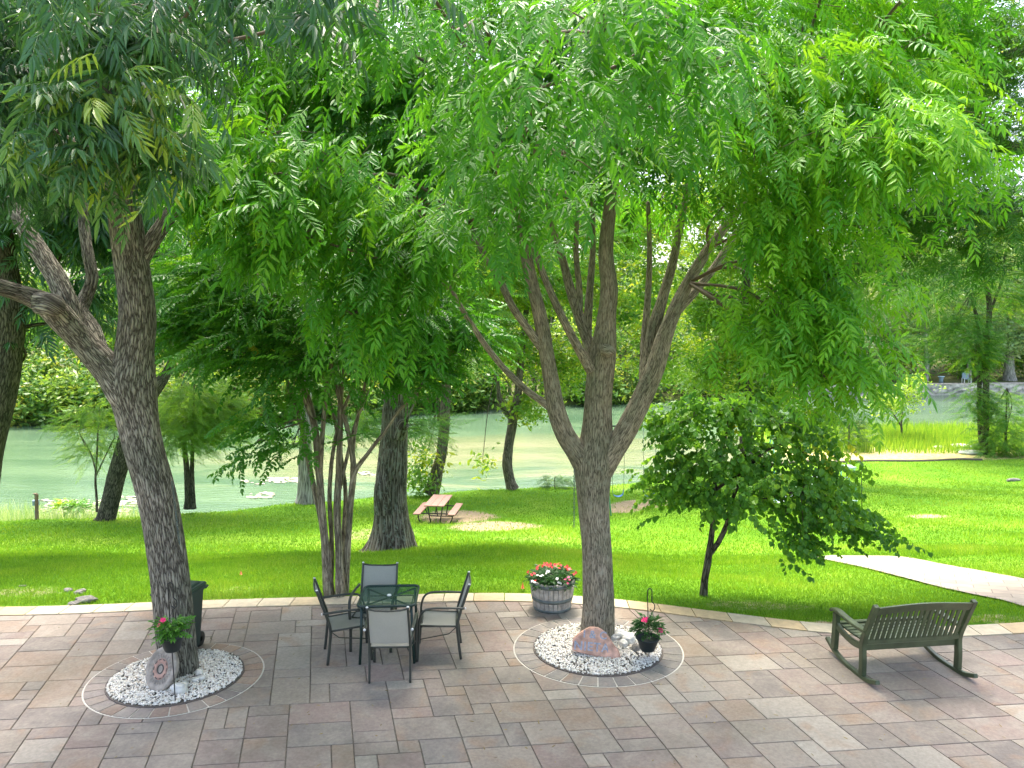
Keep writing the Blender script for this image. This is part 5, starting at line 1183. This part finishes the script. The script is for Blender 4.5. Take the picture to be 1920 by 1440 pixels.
# ---- barrel planter
p = G(1037, 1152); bp_ = empty('barrel_planter', (p.x, p.y + .24, 0), 'weathered half barrel planter full of red and white flowers at the patio edge', 'planter')
mb = MB(); NS = 28
zs = [0, .06, .14, .22, .3, .38, .43]; rs = [.25, .262, .277, .29, .302, .31, .312]
for k in range(NS):
    a0, a1 = 2 * math.pi * k / NS + .012, 2 * math.pi * (k + 1) / NS - .012; pr_ = None; jr = random.uniform(-.002, .002); jz = random.uniform(-.008, .006)
    for z, r in zip(zs, rs):
        q = [(math.cos(a0) * (r + jr), math.sin(a0) * (r + jr), z + (jz if z > .4 else 0)), (math.cos((a0 + a1) / 2) * (r + jr + .002), math.sin((a0 + a1) / 2) * (r + jr + .002), z + (jz if z > .4 else 0)), (math.cos(a1) * (r + jr), math.sin(a1) * (r + jr), z + (jz if z > .4 else 0)), (math.cos(a1) * (r - .022), math.sin(a1) * (r - .022), z + (jz if z > .4 else 0)), (math.cos(a0) * (r - .022), math.sin(a0) * (r - .022), z + (jz if z > .4 else 0))]
        vs = [mb.bm.verts.new(a) for a in q]
        if pr_:
            for j in range(5): mb.bm.faces.new((pr_[j], pr_[(j + 1) % 5], vs[(j + 1) % 5], vs[j]))
        pr_ = vs
    mb.bm.faces.new(pr_)
M['stave'] = simple('stave', (.4, .375, .33), .85, 0, .35, 12, .4); M['hoop'] = simple('hoop', (.15, .18, .17), .6, .3, .35, 10, .2)
mb.build('staves', M['stave'], bp_)
for z0, z1, r0, r1 in ((.355, .4, .312, .317), (.0, .0, 0, 0), (.15, .2, .283, .292), (.01, .05, .256, .266)):
    if z1 == 0: continue
    mb = MB(); mb.lathe([(r0 - .003, z0), (r0 + .002, z0), (r1 + .002, z1), (r1 - .003, z1)], 48); mb.build('hoop', M['hoop'], bp_)
mb = MB(); mb.lathe([(.001, .4), (.29, .395)], 32); mb.build('soil', M['bed'], bp_)
leafball(bp_, (0, 0, .41), (.36, .34, .17), 520, .1, M['plant_dark'], up=.25)
def fl(n, f): 
    out = []
    while len(out) < n:
        a = rng.random() * 6.28; r = math.sqrt(rng.random()); x, y = math.cos(a) * r * .36, math.sin(a) * r * .34; z = .43 + .16 * math.sqrt(max(0, 1 - r * r)) + rng.normal() * .015
        if f(x, y): out.append((x, y, z))
    return out
blossoms(bp_, fl(46, lambda x, y: y > -.1 or abs(x) > .22), M['flower_red'], 'red_flower', .021)
blossoms(bp_, [(x + rng.normal() * .012, y, z) for x, y, z in ((-.28, -.2, .45), (-.2, -.2, .52), (-.13, -.22, .54), (-.1, -.18, .555), (-.05, -.15, .57), (-.06, -.16, .575), (-.27, -.21, .44), (.05, -.24, .5), (.1, -.28, .45), (.09, -.27, .46), (-.21, -.19, .53))], M['flower_white'], 'white_flower', .02)
blossoms(bp_, [(x + rng.normal() * .02, y, z) for x, y, z in ((.14, -.22, .47), (.17, -.23, .49), (.2, -.21, .51), (.12, -.24, .45), (.2, -.25, .44), (.24, -.2, .47))], M['flower_pink'], 'pink_flower', .018)

# ---- chains
def chain(p, length, label, step=.028, r=.0032):
    o = empty('chain', p, label, 'chain'); mb = MB(); n = int(length / step)
    for k in range(n):
        z = -k * step; pts = []
        for j in range(9):
            a = 2 * math.pi * j / 8; lx, lz = math.cos(a) * .0105, math.sin(a) * .019
            pts.append((lx, 0, z + lz) if k % 2 else (0, lx, z + lz))
        mb.tube(pts, r, 5, caps=False)
    m = mb.build('links', M['chain'], o); return o
p = TP(1077, 880, t2.location.y - .16); chain(p, 115 * PX(p.y), 'metal chain hanging from the fork of the ash tree')
p = TP(323, 905, t1.location.y - .16); q_ = chain(p, .72, 'metal chain hanging down the right side of the left tree trunk'); q_.rotation_euler = (0, R(-4.5), 0)

# ================================================================== LAWN THINGS
# ---- picnic table
p = OG(819, 981); sc = 80 / (1.5 * F / p.y); pt = empty('picnic_table', (p.x, p.y + .6, terr1(p.x, p.y + .6) - .0), 'small picnic table with pinkish plank top and dark bent metal frame on the worn lawn', 'picnic table', rz=R(-6), scale=sc)
for k in range(3):
    mb = MB(); mb.box(((k - 1) * .245, 0, .76), (.235, 1.7, .04), None, .006); mb.build('top_plank', M['wood_red'], pt)
for s in (-1, 1):
    mb = MB(); mb.box((s * .63, 0, .45), (.26, 1.7, .04), None, .006); mb.build('bench_plank', M['wood_red'], pt)
for s in (-1, 1):
    y = s * .6; mb = MB()
    mb.tube(catmull(np.array([(-.63, y, .42), (-.6, y, .2), (-.45, y, .04), (-.2, y, .02), (.2, y, .02), (.45, y, .04), (.6, y, .2), (.63, y, .42)]), 5), .022, 8)
    mb.tube([(-.28, y, .74), (-.16, y, .02)], .022, 8); mb.tube([(.28, y, .74), (.16, y, .02)], .022, 8); mb.tube([(-.66, y, .425), (.66, y, .425)], .02, 8); mb.tube([(-.3, y, .73), (.3, y, .73)], .018, 6)
    mb.tube([(0, y, .45), (0, y - s * .45, .73)], .016, 6); mb.build('frame', M['black_metal'], pt)
# ---- swing set
pa = OG(1150, 968); Ys = pa.y; zt = TP(1150, 798, Ys).z; g0 = pa.z
sw = empty('swing_set', (TP(1132, 900, Ys).x, Ys + .9, g0), 'green metal swing frame with two blue belt seats behind the ash tree', 'swing set')
ht = TP(1150, 799, Ys + .9).z - g0; wd_ = 330 * PX(Ys + .9)
mb = MB(); mb.tube([(-.1, 0, ht), (wd_, 0, ht)], .03, 8); mb.build('crossbar', M['green_metal'], sw)
for xx in (0, wd_ - .1):
    for s in (-1, 1):
        mb = MB(); mb.tube([(xx, 0, ht), (xx + (.28 if xx == 0 else -.1), s * .85, -.05)], .028, 8); mb.build('leg', M['teal_paint'], sw)
for u in (1159, 1217):
    x0 = TP(u, 900, Ys + .9).x - sw.location.x; zs_ = TP(u, 930, Ys + .9).z - g0
    mb = MB()
    for s in (-1, 1): mb.tube([(x0 + s * .22, 0, ht), (x0 + s * .2, 0, zs_ + .22)], .008, 5)
    mb.build('swing_chain', M['chain'], sw)
    mb = MB(); P = catmull(np.array([(-.2, .22), (-.16, .06), (-.06, 0), (.06, 0), (.16, .06), (.2, .22)]), 5); 
    V = [(x0 + a, yy, zs_ + b_) for a, b_ in P for yy in (-.09, .09)]; V2 = [(v[0], v[1], v[2] - .012) for v in V]; n = len(P)
    npmesh('swing_seat', V + V2, [[2 * i, 2 * i + 1, 2 * i + 3, 2 * i + 2] for i in range(n - 1)] + [[2 * n + 2 * i, 2 * n + 2 * i + 2, 2 * n + 2 * i + 3, 2 * n + 2 * i + 1] for i in range(n - 1)], None, M['blue_plastic'], sw); mb.bm.free()
# ---- slide with ladder
pa = OG(1588, 950); Yl = pa.y; k_ = PX(Yl)
sl = empty('playground_slide', (pa.x, Yl, pa.z), 'weathered green slide platform with arched handrails standing right of the round leaved tree', 'slide')
hp = 76 * k_; w2 = 14 * k_
mb = MB(); mb.box((-.1, .1, hp), (2 * w2 + .15, .42, .07), None, .015); mb.box((-w2 - .1, .1, hp + .08), (.05, .42, .1), None, .01); mb.build('platform', M['slide_white'], sl)
for s in (-1, 1):
    for yy in (-.12, .3):
        mb = MB(); mb.tube([(s * w2 * .9 - .08, yy, hp - .03), (s * w2 * 1.0 - .02, yy + (.0 if yy > 0 else -.12), 0)], .022, 7); mb.build('leg', M['teal_paint'], sl)
    xs2 = s * w2 + .05; a_ = 28 * k_; mb = MB()
    mb.tube(catmull(np.array([(xs2 - .14, .25, hp), (xs2 - .13, .22, hp + a_ * .8), (xs2 - .06, .1, hp + a_ * 1.02), (xs2 + .02, -.05, hp + a_ * .85), (xs2 + .06, -.16, hp + a_ * .3), (xs2 + .08, -.3, 0)]), 6), .014, 6); mb.build('handrail', M['green_metal'], sl)
for k in range(4):
    mb = MB(); mb.box((-.02, -.16 - .025 * (4 - k), hp * (.2 + .19 * k)), (2 * w2, .08, .025), None, .004); mb.build('rung', M['slide_white'], sl)
mb = MB()
P = catmull(np.array([(-w2 - .1, hp), (-w2 - .5, hp - .25), (-w2 - 1.5, hp * .38), (-w2 - 2.0, .2), (-w2 - 2.4, .16)]), 5)
for yy, dz in ((-.1, .0), (.3, .0)):
    mb.tube([(a, yy, b_ + .07) for a, b_ in P], .02, 6)
for i in range(len(P) - 1): mb.poly([(P[i][0], -.1, P[i][1]), (P[i + 1][0], -.1, P[i + 1][1]), (P[i + 1][0], .3, P[i + 1][1]), (P[i][0], .3, P[i][1])])
mb.build('chute', M['slide_white'], sl)
# ---- post and box by the left shore
p = CB(41, .3); k_ = PX(p.y)
po = empty('wooden_post', (p.x, p.y + .3, terr1(p.x, p.y + .3) - .25), 'thin brown wooden post standing at the left water edge', 'post'); mb = MB(); mb.box((0, 0, .6 * 54 * k_), (5.0 * k_, 5.0 * k_, 1.2 * 54 * k_), Matrix.Rotation(R(2), 3, 'Y'), .008); mb.build('shaft', M['post_wood'], po)
mb = MB(); mb.box((-.02, 0, 1.2 * 54 * k_ + .012), (6 * k_, 6 * k_, .03), None, .006); mb.build('post_cap', M['post_wood'], po)
ub = empty('utility_box', (p.x - 8.5 * k_, p.y + .5, terr1(p.x, p.y + .5) - .2), 'pale blue utility box on a stand left of the wooden post', 'box')
mb = MB(); mb.box((0, 0, 28 * k_ + .3), (9 * k_, .15, 11 * k_), None, .012); mb.build('housing', M['pale_blue'], ub); mb = MB(); mb.box((0, 0, 12 * k_ + .12), (5 * k_, .08, 22 * k_), None, .008); mb.build('stand', M['pale_blue'], ub)
mb = MB(); mb.box((.0, -.085, 28 * k_ + .3), (6.5 * k_, .02, 8 * k_), None, .004); mb.build('door', M['grey_plastic'], ub)
# ---- rocks at the left bed, small flags
for i, (u, v, s, lb) in enumerate([(160, 1128, .15, 'flat grey rock, largest beside the patio edge at left'), (141, 1133, .09, 'low grey rock touching the cream edging left of the big tree'), (150, 1112, .1, 'grey rock at the back corner of the soil bed'), (128, 1108, .08, 'small grey rock along the back of the soil bed'), (42, 1100, .05, 'pale stone lying on the bare soil bed')]):
    p = OG(u, v); rock('garden_rock', (p.x, p.y, p.z + s * .12), (s, s * .65, s * .4), M['grey_rock'], lb, seed=i + 30, rz=i * .8, group='rocks around the bare soil bed')
p = OG(1900, 902); rock('driftwood', (p.x, p.y, p.z + .05), (.42, .1, .09), M['grey_rock'], 'short weathered log lying on the lawn at the right edge', 'log', seed=77, rz=.3)
def flag(u, v, h, lb):
    p = OG(u, v); o = empty('marker_flag', p, lb, 'marker', group='orange lawn markers'); mb = MB(); mb.tube([(0, 0, 0), (0, 0, h)], .003, 5); mb.build('wire', M['white_plastic'], o)
    mb = MB(); mb.lathe([(.001, h + .02), (.006, h), (.022, h * .35), (.026, h * .35)], 12); mb.build('marker_head', M['orange'], o)
flag(980, 1108, .12, 'small orange marker in the grass beside the barrel planter'); flag(452, 1080, .08, 'tiny orange marker in the lawn right of the bin'); flag(954, 995, .08, 'tiny orange marker on the worn lawn beyond the patio table')
# ---- floating mats / rocks in the river
M['foam'] = simple('pale_stone', (.4, .4, .28), .8, 0, .2, 8)
def shoal(u0, u1, v0, v1, n, lb):
    V = []; Tr = []; m = len(ICV)
    for i in range(n):
        u = rng.uniform(u0, u1); v = rng.uniform(v0, v1); p = G(u, v, WZ); s = rng.uniform(.06, .24)
        V.append(ICV * np.array([s, s * .7, .035]) * (1 + .15 * rng.normal(size=(m, 1))) + [p.x, p.y, WZ + .015]); Tr.append(ICT + i * m)
    tag(npmesh('floating_debris', np.vstack(V), None, np.vstack(Tr), M['foam'], None, smooth=True), lb, 'debris', kind='stuff')
shoal(505, 562, 896, 906, 70, 'pale floating leaf mats on the river left of the pale cone shaped trunk')
shoal(456, 505, 901, 909, 18, 'scattered pale floating scraps trailing left from the leaf mats')
shoal(468, 516, 923, 935, 26, 'small pale floating cluster nearer the lawn')
shoal(676, 712, 884, 892, 16, 'small pale floating patch seen left of the massive trunk')
shoal(80, 245, 938, 968, 150, 'pale stones and scraps lying in the shallows at the left shore')
shoal(225, 275, 930, 950, 40, 'pale stones in the shallows behind the leaning trunk')
# ---- timber edge and stones at the right shore
xs_ = np.linspace(14.5, 27, 14); mb = MB()
mb.tube([(x, float(np.interp(x, _cx, _cy)) + .55 + .06 * math.sin(x * 2), terr1(x, float(np.interp(x, _cx, _cy))) - .02) for x in xs_], .11, 6); tag(mb.build('timber_edging', M['timber']), 'long dark timber edging along the far right border of the lawn', 'edging')
for i, (u, v, s, lb) in enumerate([(1800, 838, .75, 'pale flat rock beside the marsh grass near the twin trunks'), (1762, 841, .4, 'smaller pale rock left of the flat rock at the marsh grass'), (1822, 850, .8, 'low pale rock slab at the lawn border beside the twin trunks')]):
    p = G(u, v, -4.1); rock('shore_rock', (p.x, p.y, -4.05), (s, s * .5, .14), M['white_rock'], lb, seed=i + 50, group='pale rocks by the right shore')
# ---- far stone wall, chair, stool
x0, x1 = 32, 78; xsw = np.linspace(x0, x1, 60); mb = MB(); V = []; 
yw = np.interp(xsw, _sx, _sy) - .3; K = 6
for x, y in zip(xsw, yw):
    for k in range(K): V.append((x, y + .1 * k / K + .08 * rng.normal(), WZ - .4 + 1.6 * k / (K - 1)))
    V.append((x, y + 1.5, WZ + 1.22))
K += 1; mb.bm.free()
wall = npmesh('stone_wall', V, [[i * K + k, (i + 1) * K + k, (i + 1) * K + k + 1, i * K + k + 1] for i in range(59) for k in range(K - 1)], None, M['stone_wall']); tag(wall, 'low pale stone retaining wall along the far right bank', 'wall')
p = TP(1797, 724, 86); gz = terr1(p.x, 86)
fc = empty('garden_chair', (p.x, 84.5, gz), 'grey blue garden chair on the terrace above the far stone wall', 'chair'); mb = MB(); mb.box((0, 0, .5), (.75, .6, .08), None, .02); mb.build('seat', M['grey_plastic'], fc)
mb = MB(); mb.box((0, .3, .85), (.75, .08, .7), Matrix.Rotation(R(-10), 3, 'X'), .03); mb.build('backrest', M['grey_plastic'], fc)
for s in (-1, 1):
    mb = MB(); mb.box((s * .38, -.22, .3), (.06, .06, .62), None, .01); mb.build('leg', M['white_plastic'], fc); mb = MB(); mb.box((s * .38, .25, .3), (.06, .06, .62), None, .01); mb.build('leg', M['white_plastic'], fc)
p = TP(1764, 724, 84.5)
fs = empty('garden_stool', (p.x, 84.5, gz), 'grey round stool left of the far garden chair', 'stool'); mb = MB(); mb.lathe([(.001, 0), (.26, 0), (.2, .35), (.26, .7), (.001, .72)], 20); mb.build('pedestal', M['grey_plastic'], fs); mb = MB(); mb.lathe([(.001, .82), (.34, .8), (.36, .74), (.001, .72)], 20); mb.build('seat', M['pale_blue'], fs)
# ---- fallen leaves and twigs on the patio
FLM = simple('fallen_leaf', (.2, .15, .05), .7, 0, .5, 3)
V = []; Q = []; 
for i in range(240):
    x, y = rng.uniform(-6, 6), rng.uniform(6, 10.3); r_ = leaf(np.array([x, y, .004]), np.array([rng.normal(), rng.normal(), 0.02]), np.array([rng.normal() * .2, rng.normal() * .2, 1]), rng.uniform(.025, .06), .012, .1, -.1)
    V.append(r_); Q += [[6 * i, 6 * i + 1, 6 * i + 2, 6 * i + 3], [6 * i, 6 * i + 3, 6 * i + 4, 6 * i + 5]]
tag(npmesh('fallen_leaves', np.vstack(V), Q, None, FLM), 'tiny dry leaves scattered over the patio paving', 'leaf litter', kind='stuff')
# ---- low plants
def plant(u, v, Yp, r, n, size, mat, lb, var='plant'):
    p = TP(u, v, Yp) if Yp else OG(u, v); o = empty('low_plant', p, lb, 'plant', group='low plants along the shore'); leafball(o, (0, 0, 0), (r, r, r * 1.5), n, size, mat, 'foliage', var); 
    mb = MB(); mb.tube([(0, 0, -.15), (.02, 0, r * .6)], .012, 5); mb.build('stem', M['bark_mid'], o)
plant(120, 950, 30, .28, 50, .28, M['lime_leaf'], 'bright yellow green weed at the left shore, left of its darker neighbour'); plant(146, 955, 30, .32, 60, .3, M['plant_leaf'], 'leafy green weed at the left shore nearest the sapling')
